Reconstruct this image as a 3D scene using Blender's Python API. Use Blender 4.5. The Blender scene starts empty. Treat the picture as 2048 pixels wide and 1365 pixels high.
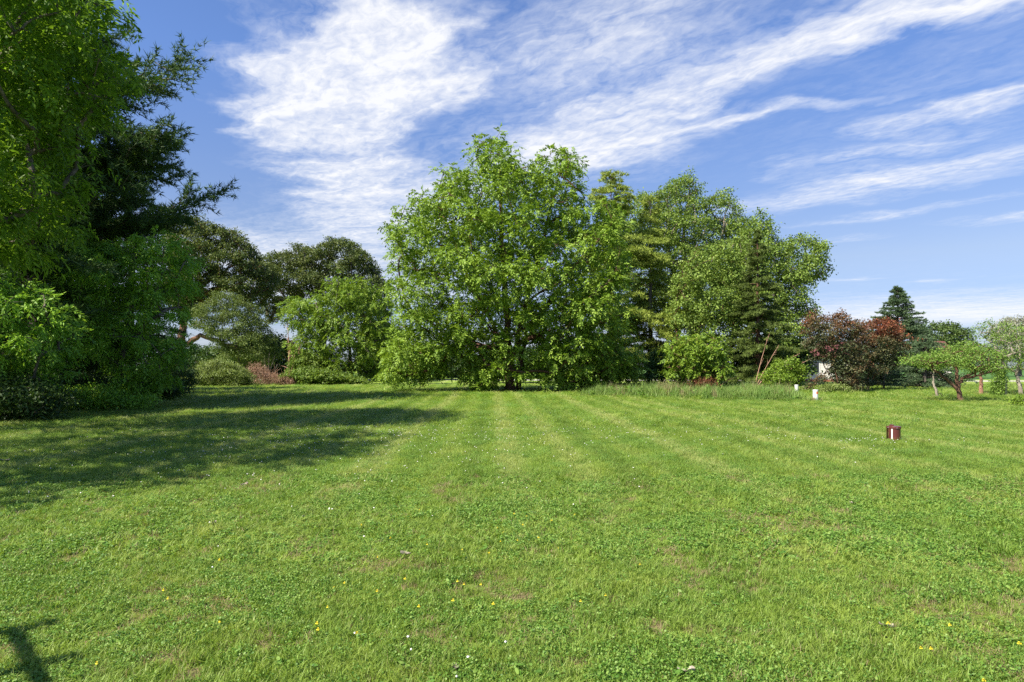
import bpy, math, random
import numpy as np

# ------------------------------------------------------------------ scene, camera, sky, sun
scene = bpy.context.scene
C = scene.collection
FPX, HORIZON, CAMH = 1365.0, 735.0, 1.6          # focal length and horizon row of the 2048 x 1365 photograph
cam_d = bpy.data.cameras.new('camera')
cam = bpy.data.objects.new('camera', cam_d)
C.objects.link(cam)
cam.location = (0, 0, CAMH)
cam.rotation_euler = (math.radians(90), 0, 0)
cam_d.sensor_width = 36.0
cam_d.lens = 36.0 * FPX / 2048.0
cam_d.shift_y = (HORIZON - 682.5) / 2048.0
cam_d.clip_start, cam_d.clip_end = 0.1, 8000.0
scene.camera = cam

SUN_ELEV, SHADOW_AZ = math.radians(47), math.radians(36)     # shadows fall to the right and slightly away
to_sun = (-math.cos(SUN_ELEV) * math.cos(SHADOW_AZ), -math.cos(SUN_ELEV) * math.sin(SHADOW_AZ), math.sin(SUN_ELEV))
sun_d = bpy.data.lights.new('sun', 'SUN')
sun_d.energy, sun_d.angle, sun_d.color = 4.4, math.radians(0.55), (1.0, 0.93, 0.79)
sun = bpy.data.objects.new('sun', sun_d)
C.objects.link(sun)
from mathutils import Vector
sun.rotation_euler = Vector(to_sun).to_track_quat('Z', 'Y').to_euler()
sun.location = (-60, -10, 60)

scene.view_settings.view_transform = 'Standard'
scene.view_settings.look = 'None'
scene.view_settings.exposure = 1.2
scene.view_settings.gamma = 1.0
scene.view_settings.use_curve_mapping = False
scene.render.engine = 'CYCLES'
cy = scene.cycles
cy.max_bounces, cy.diffuse_bounces, cy.glossy_bounces, cy.transmission_bounces, cy.transparent_max_bounces = 5, 3, 1, 4, 4
cy.use_denoising = False
cy.use_adaptive_sampling = False
cy.sample_clamp_indirect = 4.0


class NT:
    """short hand for node trees"""
    def __init__(self, tree):
        self.t = tree
        self.n, self.l = tree.nodes, tree.links

    def node(self, typ, **kw):
        n = self.n.new(typ)
        for k, v in kw.items():
            setattr(n, k, v)
        return n

    def put(self, sock, v):
        if isinstance(v, bpy.types.NodeSocket):
            self.l.new(v, sock)
        elif v is not None:
            if hasattr(sock, 'default_value'):
                try:
                    sock.default_value = v
                except Exception:
                    sock.default_value = tuple(v) + (1.0,)

    def math(self, op, a, b=None, c=None, clamp=False):
        n = self.node('ShaderNodeMath', operation=op, use_clamp=clamp)
        self.put(n.inputs[0], a)
        if b is not None: self.put(n.inputs[1], b)
        if c is not None: self.put(n.inputs[2], c)
        return n.outputs[0]

    def vmath(self, op, a, b=None):
        n = self.node('ShaderNodeVectorMath', operation=op)
        self.put(n.inputs[0], a)
        if b is not None: self.put(n.inputs[1], b)
        return n.outputs[0]

    def mapping(self, v, loc=(0, 0, 0), rot=(0, 0, 0), scale=(1, 1, 1), typ='POINT'):
        n = self.node('ShaderNodeMapping', vector_type=typ)
        self.put(n.inputs['Vector'], v)
        if typ != 'NORMAL': n.inputs['Location'].default_value = loc
        n.inputs['Rotation'].default_value = rot
        n.inputs['Scale'].default_value = scale
        return n.outputs[0]

    def noise(self, v, scale, detail=4.0, rough=0.55, dist=0.0):
        n = self.node('ShaderNodeTexNoise')
        self.put(n.inputs['Vector'], v)
        n.inputs['Scale'].default_value = scale
        n.inputs['Detail'].default_value = detail
        n.inputs['Roughness'].default_value = rough
        n.inputs['Distortion'].default_value = dist
        return n.outputs['Fac']

    def maprange(self, v, a, b, c=0.0, d=1.0, smooth=False):
        n = self.node('ShaderNodeMapRange', interpolation_type='SMOOTHSTEP' if smooth else 'LINEAR')
        self.put(n.inputs[0], v)
        for i, x in enumerate((a, b, c, d)):
            n.inputs[1 + i].default_value = x
        return n.outputs[0]

    def mix(self, f, a, b, blend='MIX'):
        n = self.node('ShaderNodeMix', data_type='RGBA', blend_type=blend)
        self.put(n.inputs[0], f)
        for s, v in ((n.inputs[6], a), (n.inputs[7], b)):
            if isinstance(v, bpy.types.NodeSocket): self.l.new(v, s)
            else: s.default_value = tuple(v)[:3] + (1.0,)
        return n.outputs[2]

    def ramp(self, f, stops):
        n = self.node('ShaderNodeValToRGB')
        self.put(n.inputs[0], f)
        e = n.color_ramp.elements
        while len(e) > 2: e.remove(e[-1])
        while len(e) < len(stops): e.new(0.5)
        for el, (p, c) in zip(e, stops):
            el.position = p
            el.color = tuple(c)[:3] + (1.0,)
        return n.outputs[0]


# ---- sky: physical sky with a layer of cirrus laid out on a flat ceiling (coordinates direction.xy / direction.z)
world = bpy.data.worlds.new('World')
scene.world = world
world.use_nodes = True
W = NT(world.node_tree)
W.n.clear()
sky = W.node('ShaderNodeTexSky', sky_type='NISHITA')
sky.sun_disc = False
sky.sun_elevation = SUN_ELEV
sky.sun_rotation = math.atan2(to_sun[0], to_sun[1])
sky.altitude = 200.0
sky.air_density, sky.dust_density, sky.ozone_density = 1.0, 0.6, 2.2
tc = W.node('ShaderNodeTexCoord')
sep = W.node('ShaderNodeSeparateXYZ')
W.put(sep.inputs[0], tc.outputs['Generated'])
zc = W.math('MAXIMUM', sep.outputs[2], 0.012)
com = W.node('ShaderNodeCombineXYZ')
W.put(com.inputs[0], W.math('DIVIDE', sep.outputs[0], zc))
W.put(com.inputs[1], W.math('DIVIDE', sep.outputs[1], zc))
P0 = com.outputs[0]
# ragged edges: warp the ceiling coordinates a little
wn = W.node('ShaderNodeTexNoise')
W.put(wn.inputs['Vector'], P0)
wn.inputs['Scale'].default_value = 2.2
wn.inputs['Detail'].default_value = 5
warp = W.vmath('MULTIPLY', W.vmath('SUBTRACT', wn.outputs['Color'], (0.5, 0.5, 0.5)), (0.75, 0.75, 0.0))
P1 = W.vmath('ADD', P0, warp)
# cloud banks: centre (u, v), half lengths, rotation (degrees), weight
BANKS = [
    (-0.62, 2.45, 0.36, 0.58, 34, 2.3), (-0.34, 1.84, 0.17, 0.5, 24, 1.2), (-0.88, 3.3, 0.34, 0.75, 14, 1.15), (-0.82, 4.4, 0.60, 1.0, 4, 1.15),
    (-1.9, 5.6, 1.6, 1.3, 0, 0.85), (-0.80, 1.68, 0.08, 0.22, -42, 0.7),
    (0.80, 2.27, 0.85, 0.19, -42, 1.12), (1.45, 1.70, 0.62, 0.23, -36, 1.05), (0.40, 3.05, 0.55, 0.27, -38, 1.2),
    (0.16, 2.4, 0.66, 0.58, -30, 0.64), (0.40, 1.80, 0.78, 0.36, -40, 0.62), (0.95, 2.75, 0.42, 0.08, -24, 0.85), (0.0, 3.5, 0.8, 0.6, -30, 0.8),
    (1.78, 2.60, 0.42, 0.13, -40, 1.0), (1.95, 3.75, 1.10, 0.36, -50, 1.1), (1.62, 3.2, 0.50, 0.17, -52, 0.8),
    (2.5, 4.4, 0.75, 0.17, -45, 0.8), (3.4, 4.45, 0.6, 0.17, -35, 0.8), (2.4, 5.5, 0.5, 0.16, -35, 0.7),
    (8.5, 12.5, 4.5, 4.0, 0, 1.2), (4.9, 7.95, 0.25, 0.25, 0, 0.8), (3.9, 7.7, 0.3, 0.2, 0, 0.7),
    (-2.6, 8.5, 3.2, 2.7, 0, 0.9), (-2, 27, 30, 17, 0, 0.85), (1.9, 2.2, 1.5, 1.3, -40, 0.30),
]
acc = None
for (u, v, hu, hv, rot, wt) in BANKS:
    g = W.node('ShaderNodeTexGradient', gradient_type='SPHERICAL')
    W.put(g.inputs[0], W.mapping(P1, loc=(u, v, 0), rot=(0, 0, math.radians(rot)), scale=(hu * 1.28, hv * 1.28, 1), typ='TEXTURE'))
    e = W.math('POWER', g.outputs['Fac'], 0.8)
    acc = W.math('MULTIPLY', e, wt) if acc is None else W.math('MULTIPLY_ADD', e, wt, acc)
# the rest of the sky carries the same thin cirrus
wide = W.maprange(W.noise(W.mapping(P0, loc=(3.1, 7.7, 0), rot=(0, 0, math.radians(45)), scale=(0.35, 0.9, 1)), 0.9, 3, 0.5), 0.56, 0.8, 0.0, 0.3, True)
acc = W.math('MINIMUM', W.math('ADD', acc, wide), 1.5)
streak = W.noise(W.mapping(P1, rot=(0, 0, math.radians(-40)), scale=(2.3, 0.52, 1), typ='TEXTURE'), 4.2, 9, 0.64, 0.6)
puff = W.noise(W.mapping(P0, rot=(0, 0, math.radians(-62)), scale=(1.25, 0.72, 1), typ='TEXTURE'), 15, 6, 0.60, 0.5)
broad = W.noise(P1, 2.6, 4, 0.5)
tex = W.math('ADD', W.math('ADD', W.math('MULTIPLY', streak, 0.44), W.math('MULTIPLY', puff, 0.34)), W.math('MULTIPLY', broad, 0.22))
dens = W.math('ADD', acc, W.math('MULTIPLY', W.math('SUBTRACT', tex, 0.50), 5.0))
dens = W.math('MULTIPLY', W.maprange(dens, -0.05, 1.75, 0, 1, False), W.maprange(acc, 0.0, 0.85, 0, 1, False))
dens = W.math('MULTIPLY', dens, 0.96)
cloud_col = W.mix(W.maprange(dens, 0.2, 0.9), (4.5, 4.75, 5.3), (5.1, 5.15, 5.3))
skycol = W.mix(1.0, sky.outputs[0], W.ramp(sep.outputs[2], [(0.0, (0.38, 0.43, 0.62)), (0.075, (0.47, 0.50, 0.68)), (0.145, (0.68, 0.62, 0.68)), (0.40, (0.66, 0.76, 1.0))]), 'MULTIPLY')
bg = W.node('ShaderNodeBackground')
bg.inputs['Strength'].default_value = 0.086
W.put(bg.inputs['Color'], W.mix(dens, skycol, cloud_col))
wo = W.node('ShaderNodeOutputWorld')
W.l.new(bg.outputs[0], wo.inputs[0])

# ------------------------------------------------------------------ helpers
rng = np.random.default_rng(7)


def px2w(px, py, d):
    return np.array([(px - 1024.0) / FPX * d, d, CAMH + (HORIZON - py) / FPX * d])


def ground_x(px, d):
    return (px - 1024.0) / FPX * d


def unit(v):
    return v / np.maximum(np.linalg.norm(v, axis=-1, keepdims=True), 1e-9)


def mesh_from(name, verts, faces=None, tris=None, quads=None, attrs=None, smooth=False):
    """fast mesh from arrays: tris (n,3) and / or quads (n,4) int arrays, or faces as a python list"""
    me = bpy.data.meshes.new(name)
    verts = np.asarray(verts, dtype=np.float32).reshape(-1, 3)
    if faces is not None:
        me.from_pydata(verts.tolist(), [], faces)
    else:
        parts, sizes = [], []
        if tris is not None and len(tris):
            parts.append(np.asarray(tris, np.int32).ravel()); sizes.append(np.full(len(tris), 3, np.int32))
        if quads is not None and len(quads):
            parts.append(np.asarray(quads, np.int32).ravel()); sizes.append(np.full(len(quads), 4, np.int32))
        loops, sizes = np.concatenate(parts), np.concatenate(sizes)
        me.vertices.add(len(verts)); me.vertices.foreach_set('co', verts.ravel())
        me.loops.add(len(loops)); me.loops.foreach_set('vertex_index', loops)
        me.polygons.add(len(sizes))
        starts = np.concatenate([[0], np.cumsum(sizes)[:-1]]).astype(np.int32)
        me.polygons.foreach_set('loop_start', starts)
        me.update(calc_edges=True)
    if smooth:
        me.polygons.foreach_set('use_smooth', np.ones(len(me.polygons), bool))
    for k, a in (attrs or {}).items():
        at = me.attributes.new(k, 'FLOAT', 'POINT')
        at.data.foreach_set('value', np.asarray(a, np.float32).ravel())
    return me


def link(name, me, mat=None, parent=None, loc=None):
    o = bpy.data.objects.new(name, me)
    C.objects.link(o)
    if mat is not None and me is not None:
        if not me.materials: me.materials.append(mat)
    if parent is not None: o.parent = parent
    if loc is not None: o.location = loc
    return o


def tag(o, label=None, cat=None, group=None, kind=None):
    if label: o['label'] = label
    if cat: o['category'] = cat
    if group: o['group'] = group
    if kind: o['kind'] = kind
    return o


def thing(name, label, cat, loc=(0, 0, 0), rz=0.0, group=None):
    o = bpy.data.objects.new(name, None)
    o.empty_display_size = 0.2
    C.objects.link(o)
    o.location = loc
    o.rotation_euler = (0, 0, rz)
    return tag(o, label, cat, group)


class Mesh:
    """collects simple solids into one mesh"""
    def __init__(self): self.v, self.f = [], []

    def box(self, x0, x1, y0, y1, z0, z1, bev=0.0):
        b = len(self.v)
        self.v += [(x0, y0, z0), (x1, y0, z0), (x1, y1, z0), (x0, y1, z0), (x0, y0, z1), (x1, y0, z1), (x1, y1, z1), (x0, y1, z1)]
        self.f += [tuple(b + i for i in q) for q in ((0, 3, 2, 1), (4, 5, 6, 7), (0, 1, 5, 4), (1, 2, 6, 5), (2, 3, 7, 6), (3, 0, 4, 7))]
        return self

    def lathe(self, prof, n=24, cx=0, cy=0, cap=True):
        b = len(self.v)
        for (r, z) in prof:
            for k in range(n):
                a = 2 * math.pi * k / n
                self.v.append((cx + r * math.cos(a), cy + r * math.sin(a), z))
        for i in range(len(prof) - 1):
            for k in range(n):
                k2 = (k + 1) % n
                self.f.append((b + i * n + k, b + i * n + k2, b + (i + 1) * n + k2, b + (i + 1) * n + k))
        if cap:
            self.f.append(tuple(b + k for k in range(n))[::-1])
            self.f.append(tuple(b + (len(prof) - 1) * n + k for k in range(n)))
        return self

    def bar(self, p, q, w, h):
        """square bar from p to q"""
        p, q = Vector(p), Vector(q)
        a = (q - p).normalized()
        s = a.cross(Vector((0, 0, 1)))
        s = Vector((1, 0, 0)) if s.length < 1e-4 else s.normalized()
        u = s.cross(a)
        b = len(self.v)
        for e in (p, q):
            for i, j in ((-1, -1), (1, -1), (1, 1), (-1, 1)):
                self.v.append(tuple(e + s * (i * w / 2) + u * (j * h / 2)))
        self.f += [tuple(b + i for i in x) for x in ((3, 2, 1, 0), (4, 5, 6, 7), (0, 1, 5, 4), (1, 2, 6, 5), (2, 3, 7, 6), (3, 0, 4, 7))]
        return self

    def poly(self, pts):
        b = len(self.v)
        self.v += list(pts)
        self.f.append(tuple(range(b, b + len(pts))))
        return self

    def prism(self, outline, y0, y1):
        """outline in (x, z), extruded along y"""
        b, n = len(self.v), len(outline)
        self.v += [(x, y0, z) for x, z in outline] + [(x, y1, z) for x, z in outline]
        self.f.append(tuple(range(b, b + n)))
        self.f.append(tuple(range(b + n, b + 2 * n))[::-1])
        for i in range(n):
            j = (i + 1) % n
            self.f.append((b + i, b + n + i, b + n + j, b + j))
        return self

    def build(self, name, mat, parent=None, smooth=False, bevel=0.0):
        me = mesh_from(name, self.v, faces=self.f, smooth=smooth)
        import bmesh
        bm = bmesh.new(); bm.from_mesh(me)
        bmesh.ops.recalc_face_normals(bm, faces=bm.faces)
        if bevel > 0:
            bmesh.ops.bevel(bm, geom=list(bm.edges), offset=bevel, segments=2, affect='EDGES', clamp_overlap=True)
        bm.to_mesh(me); bm.free()
        return link(name, me, mat, parent)


def tubes(paths, sides=6):
    """paths: list of (points (n,3), radii (n,)) -> verts, quads"""
    V, Q, off = [], [], 0
    ang = np.linspace(0, 2 * np.pi, sides, endpoint=False)
    ca, sa = np.cos(ang), np.sin(ang)
    for pts, rad in paths:
        pts = np.asarray(pts, float); rad = np.asarray(rad, float)
        n = len(pts)
        t = unit(np.gradient(pts, axis=0))
        ref = np.array([0.0, 0, 1.0]) if abs(t[0, 2]) < 0.9 else np.array([1.0, 0, 0])
        s = unit(np.cross(t, ref)); u = np.cross(s, t)
        ring = pts[:, None, :] + rad[:, None, None] * (ca[None, :, None] * s[:, None, :] + sa[None, :, None] * u[:, None, :])
        V.append(ring.reshape(-1, 3))
        i = np.arange(n - 1)[:, None] * sides; k = np.arange(sides)[None, :]; k2 = (k + 1) % sides
        Q.append((np.stack([i + k, i + k2, i + sides + k2, i + sides + k], -1).reshape(-1, 4)) + off)
        off += n * sides
    return np.concatenate(V), np.concatenate(Q)


# ------------------------------------------------------------------ materials
def new_mat(name):
    m = bpy.data.materials.new(name)
    m.use_nodes = True
    t = NT(m.node_tree)
    t.n.clear()
    out = t.node('ShaderNodeOutputMaterial')
    return m, t, out


def principled(t, color, rough=0.6, spec=0.3, normal=None, metal=0.0):
    p = t.node('ShaderNodeBsdfPrincipled')
    t.put(p.inputs['Base Color'], color if isinstance(color, bpy.types.NodeSocket) else tuple(color)[:3] + (1.0,))
    t.put(p.inputs['Roughness'], rough)
    p.inputs['Specular IOR Level'].default_value = spec
    p.inputs['Metallic'].default_value = metal
    if normal is not None: t.l.new(normal, p.inputs['Normal'])
    return p.outputs[0]


def bump(t, h, strength=0.5, dist=0.05):
    b = t.node('ShaderNodeBump')
    t.put(b.inputs['Height'], h)
    b.inputs['Strength'].default_value = strength
    b.inputs['Distance'].default_value = dist
    return b.outputs[0]


def plain(name, color, rough=0.6, spec=0.3, var=0.12, scale=6.0, metal=0.0, bmp=0.0):
    m, t, out = new_mat(name)
    tcn = t.node('ShaderNodeTexCoord')
    n = t.noise(tcn.outputs['Object'], scale, 5, 0.6)
    dark = tuple(c * (1 - var) for c in color); light = tuple(min(1, c * (1 + var)) for c in color)
    col = t.ramp(n, [(0.3, dark), (0.7, light)])
    nm = bump(t, n, bmp, 0.02) if bmp else None
    t.l.new(principled(t, col, rough, spec, nm, metal), out.inputs[0])
    return m


def bark(name, c1, c2, scale=9.0):
    m, t, out = new_mat(name)
    g = t.node('ShaderNodeNewGeometry')
    p = t.mapping(g.outputs['Position'], scale=(1, 1, 0.28))
    n = t.noise(p, scale, 6, 0.65, 0.6)
    n2 = t.noise(g.outputs['Position'], 1.7, 3, 0.5)
    f = t.math('ADD', t.math('MULTIPLY', n, 0.75), t.math('MULTIPLY', n2, 0.25))
    col = t.ramp(f, [(0.32, c1), (0.66, c2)])
    t.l.new(principled(t, col, 0.85, 0.15, bump(t, n, 0.9, 0.04)), out.inputs[0])
    return m


def leafmat(name, dark, mid, light, trans=0.36, rough=0.5, spec=0.3, tcol=None, tone=None, tshift=(1.25, 1.2, 0.6)):
    """leaf: attribute lv = random per leaf, cl = random per spray; tone = optional second colour (attribute tn)"""
    m, t, out = new_mat(name)
    a = t.node('ShaderNodeAttribute', attribute_name='lv')
    b = t.node('ShaderNodeAttribute', attribute_name='cl')
    f = t.math('ADD', t.math('MULTIPLY', a.outputs['Fac'], 0.55), t.math('MULTIPLY', b.outputs['Fac'], 0.45))
    col = t.ramp(f, [(0.1, dark), (0.5, mid), (0.95, light)])
    if tone is not None:
        c = t.node('ShaderNodeAttribute', attribute_name='tn')
        col = t.mix(c.outputs['Fac'], col, t.ramp(a.outputs['Fac'], tone))
    tr = t.node('ShaderNodeBsdfTranslucent')
    t.put(tr.inputs[0], t.mix(1.0, col, tshift, 'MULTIPLY'))
    mx = t.node('ShaderNodeMixShader')
    mx.inputs[0].default_value = trans
    t.l.new(principled(t, col, rough, spec), mx.inputs[1])
    t.l.new(tr.outputs[0], mx.inputs[2])
    t.l.new(mx.outputs[0], out.inputs[0])
    return m


M = {}
M['bark_brown'] = bark('bark_brown', (0.045, 0.026, 0.017), (0.21, 0.12, 0.08))
M['bark_grey'] = bark('bark_grey', (0.05, 0.042, 0.035), (0.21, 0.18, 0.15))
M['bark_pale'] = bark('bark_pale', (0.16, 0.13, 0.10), (0.42, 0.36, 0.29))
M['bark_red'] = bark('bark_red', (0.10, 0.05, 0.035), (0.40, 0.22, 0.15), 14)
M['bark_dead'] = bark('bark_dead', (0.25, 0.14, 0.09), (0.55, 0.34, 0.24), 14)
M['leaf_walnut'] = leafmat('leaf_walnut', (0.095, 0.174, 0.020), (0.198, 0.315, 0.037), (0.320, 0.449, 0.064), 0.30, 0.5, 0.25)
M['leaf_bright'] = leafmat('leaf_bright', (0.084, 0.156, 0.017), (0.167, 0.270, 0.029), (0.281, 0.383, 0.048), 0.30, 0.5, 0.25)
M['leaf_oak'] = leafmat('leaf_oak', (0.045, 0.074, 0.019), (0.094, 0.134, 0.035), (0.220, 0.251, 0.084), 0.27, 0.55, 0.22)
M['leaf_olive'] = leafmat('leaf_olive', (0.066, 0.102, 0.022), (0.126, 0.180, 0.045), (0.228, 0.276, 0.090), 0.27, 0.55, 0.22)
M['leaf_cotton'] = leafmat('leaf_cotton', (0.089, 0.147, 0.027), (0.167, 0.257, 0.043), (0.295, 0.386, 0.081), 0.27, 0.55, 0.22)
M['leaf_shade'] = leafmat('leaf_shade', (0.107, 0.219, 0.032), (0.210, 0.403, 0.049), (0.384, 0.600, 0.075), 0.40)
M['leaf_willow'] = leafmat('leaf_willow', (0.071, 0.148, 0.016), (0.142, 0.266, 0.027), (0.230, 0.374, 0.043), 0.55)
M['leaf_apple'] = leafmat('leaf_apple', (0.083, 0.166, 0.025), (0.166, 0.276, 0.044), (0.276, 0.400, 0.083), 0.27, 0.55, 0.22)
M['leaf_shrub'] = leafmat('leaf_shrub', (0.108, 0.164, 0.037), (0.202, 0.265, 0.069), (0.316, 0.380, 0.127), 0.30)
M['leaf_vine'] = leafmat('leaf_vine', (0.075, 0.137, 0.022), (0.150, 0.239, 0.036), (0.255, 0.331, 0.063), 0.32)
M['leaf_dark'] = leafmat('leaf_dark', (0.025, 0.056, 0.014), (0.049, 0.098, 0.020), (0.098, 0.168, 0.035), 0.28)
M['leaf_far'] = leafmat('leaf_far', (0.048, 0.090, 0.024), (0.090, 0.144, 0.036), (0.156, 0.216, 0.060), 0.3)
M['leaf_pale'] = leafmat('leaf_pale', (0.22, 0.23, 0.17), (0.32, 0.33, 0.25), (0.42, 0.42, 0.34), 0.3)
M['leaf_purple'] = leafmat('leaf_purple', (0.041, 0.059, 0.030), (0.084, 0.108, 0.049), (0.162, 0.182, 0.084), 0.27, 0.55, 0.22,
                           tone=[(0.0, (0.10, 0.030, 0.024)), (0.55, (0.22, 0.070, 0.040)), (1.0, (0.38, 0.13, 0.055))], tshift=(1.2, 1.0, 0.7))
M['leaf_dry'] = leafmat('leaf_dry', (0.22, 0.12, 0.075), (0.36, 0.22, 0.145), (0.50, 0.34, 0.23), 0.2, tshift=(1.1, 1, 0.9))
M['needle_pine'] = leafmat('needle_pine', (0.026, 0.062, 0.022), (0.058, 0.112, 0.031), (0.116, 0.181, 0.043), 0.2, 0.55, 0.2)
M['needle_olive'] = leafmat('needle_olive', (0.133, 0.186, 0.035), (0.256, 0.330, 0.057), (0.423, 0.488, 0.096), 0.2, 0.55, 0.2)
M['needle_grey'] = leafmat('needle_grey', (0.045, 0.060, 0.024), (0.085, 0.105, 0.042), (0.15, 0.165, 0.07), 0.2, 0.55, 0.2)
M['needle_brown'] = leafmat('needle_brown', (0.062, 0.097, 0.024), (0.125, 0.175, 0.040), (0.211, 0.274, 0.066), 0.2, 0.55, 0.2)
M['needle_blue'] = leafmat('needle_blue', (0.047, 0.083, 0.043), (0.091, 0.149, 0.071), (0.182, 0.255, 0.122), 0.2, 0.55, 0.2)


# ------------------------------------------------------------------ plants
def inside_poly(poly, p):
    x, y = p[:, 0], p[:, 1]
    c = np.zeros(len(p), bool)
    n = len(poly)
    for i in range(n):
        x1, y1 = poly[i]; x2, y2 = poly[(i + 1) % n]
        hit = ((y1 > y) != (y2 > y)) & (x < (x2 - x1) * (y - y1) / (y2 - y1 + 1e-9) + x1)
        c ^= hit
    return c


def edge_dist(poly, p):
    best = np.full(len(p), 1e9)
    n = len(poly)
    for i in range(n):
        a = np.array(poly[i], float); b = np.array(poly[(i + 1) % n], float)
        ab = b - a
        t = np.clip(((p - a) @ ab) / max(ab @ ab, 1e-9), 0, 1)
        best = np.minimum(best, np.linalg.norm(p - (a + t[:, None] * ab), axis=1))
    return best


def lobes_from_poly(poly, d, rmin, rmax, depth, r, spacing=0.85, tries=4000):
    """fill a crown's side view (pixels at distance d) with overlapping clumps in three dimensions -> list of (centre, radius)"""
    poly = [tuple(map(float, q)) for q in poly]
    A = np.array(poly)
    lo, hi = A.min(0), A.max(0)
    p = lo + r.random((tries, 2)) * (hi - lo)
    p = p[inside_poly(poly, p)]
    e = edge_dist(poly, p)
    k = d / FPX
    rm, rM = rmin / k, rmax / k
    emax = max(e.max(), 1e-6)
    CC, RR = np.zeros((tries, 3)), np.zeros(tries)
    m = 0
    for q, ed in zip(p, e):
        if ed < rm * 0.55: continue
        rad = min(max(ed * 0.95, rm), rM) * r.uniform(0.8, 1.08)
        th = depth * math.sqrt(max(0.02, 1 - (1 - min(1, ed / emax)) ** 2)) * (1 if ed > rm else 0.7)
        z = r.uniform(-1, 1) * max(0.0, th - rad * k * 0.4)
        c = np.array([(q[0] - 1024) * k, d + z, CAMH + (HORIZON - q[1]) * k])
        if c[2] < rad * k * 0.35: c[2] = rad * k * 0.35
        dv = CC[:m] - c
        if m and (((dv * dv).sum(1) < (spacing * 0.62 * (rad * k + RR[:m])) ** 2).any()): continue
        CC[m], RR[m] = c, rad * k
        m += 1
    return [(CC[i].copy(), float(RR[i])) for i in range(m)]


def bez(p, q, r, n=5, sag=0.12, jit=0.05):
    """curved branch from p to q that leaves upward"""
    L = np.linalg.norm(q - p)
    m = (p + q) / 2 + np.array([r.normal() * jit * L, r.normal() * jit * L, sag * L + r.normal() * jit * L])
    t = np.linspace(0, 1, n)[:, None]
    return (1 - t) ** 2 * p + 2 * t * (1 - t) * m + t * t * q


def leaf_arrays(base, dirl, nrm, length, width, fold=0.12):
    """four-cornered folded leaves -> verts (n,4,3) and tris"""
    side = unit(np.cross(dirl, nrm))
    nn = np.cross(side, dirl)
    L, Wd = length[:, None], width[:, None]
    mid = base + dirl * L * 0.45
    v = np.stack([base, mid + side * Wd * 0.5 + nn * Wd * fold, base + dirl * L - nn * L * 0.06, mid - side * Wd * 0.5 + nn * Wd * fold], 1)
    i = np.arange(len(base))[:, None] * 4
    t = np.concatenate([i + np.array([[0, 2, 1]]), i + np.array([[0, 3, 2]])])
    return v.reshape(-1, 3), t


def sprays(S, OUT, kind, spec, r):
    """leaves of all sprays at S with outward directions OUT"""
    n = len(S)
    up = np.array([0, 0, 1.0])
    cl = r.random(n)
    if kind == 'pinnate':
        k = spec.get('n', 9)
        a = unit(OUT * 0.75 + r.normal(size=(n, 3)) * 0.5 + np.array([0, 0, -spec.get('droop', 0.30)]))
        n0 = unit(up - (a @ up)[:, None] * a + r.normal(size=(n, 3)) * 0.28)
        side = unit(np.cross(a, n0))
        Lr = spec['rachis'] * r.uniform(0.7, 1.25, n)
        B, D, N, LL, WW, CL = [], [], [], [], [], []
        for j in range(k):
            t = (j // 2 + 1) / (k // 2 + 1)
            sg = 1 if j % 2 else -1
            if j == k - 1: sg = 0
            pos = S + a * (t * Lr)[:, None] + np.array([0, 0, -0.38]) * (t * t * Lr)[:, None]
            dl = unit(a * (0.55 if sg else 1) + sg * side * 0.85 + np.array([0, 0, -0.28]) + r.normal(size=(n, 3)) * 0.30)
            B.append(pos); D.append(dl); N.append(unit(n0 + r.normal(size=(n, 3)) * 0.28))
            LL.append(spec['len'] * r.uniform(0.75, 1.2, n)); WW.append(spec['wid'] * r.uniform(0.8, 1.2, n)); CL.append(cl)
        B, D, N = np.concatenate(B), np.concatenate(D), np.concatenate(N)
        LL, WW, CL = np.concatenate(LL), np.concatenate(WW), np.concatenate(CL)
    else:
        k = spec.get('n', 8)
        rep = np.repeat(np.arange(n), k)
        m = len(rep)
        B = S[rep] + r.normal(size=(m, 3)) * spec['spread'] * np.array([1, 1, 0.7])
        D = unit(OUT[rep] * 0.55 + r.normal(size=(m, 3)) * 0.75 + np.array([0, 0, -spec.get('droop', 0.25)]))
        N = unit(up * spec.get('flat', 0.9) + OUT[rep] * 0.4 + r.normal(size=(m, 3)) * spec.get('mess', 0.5))
        LL = spec['len'] * r.uniform(0.65, 1.25, m); WW = spec['wid'] * r.uniform(0.75, 1.2, m); CL = cl[rep]
    v, t = leaf_arrays(B, D, N, LL, WW)
    lv = r.random(len(B))
    return v, t, np.repeat(lv, 4), np.repeat(CL, 4)


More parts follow.
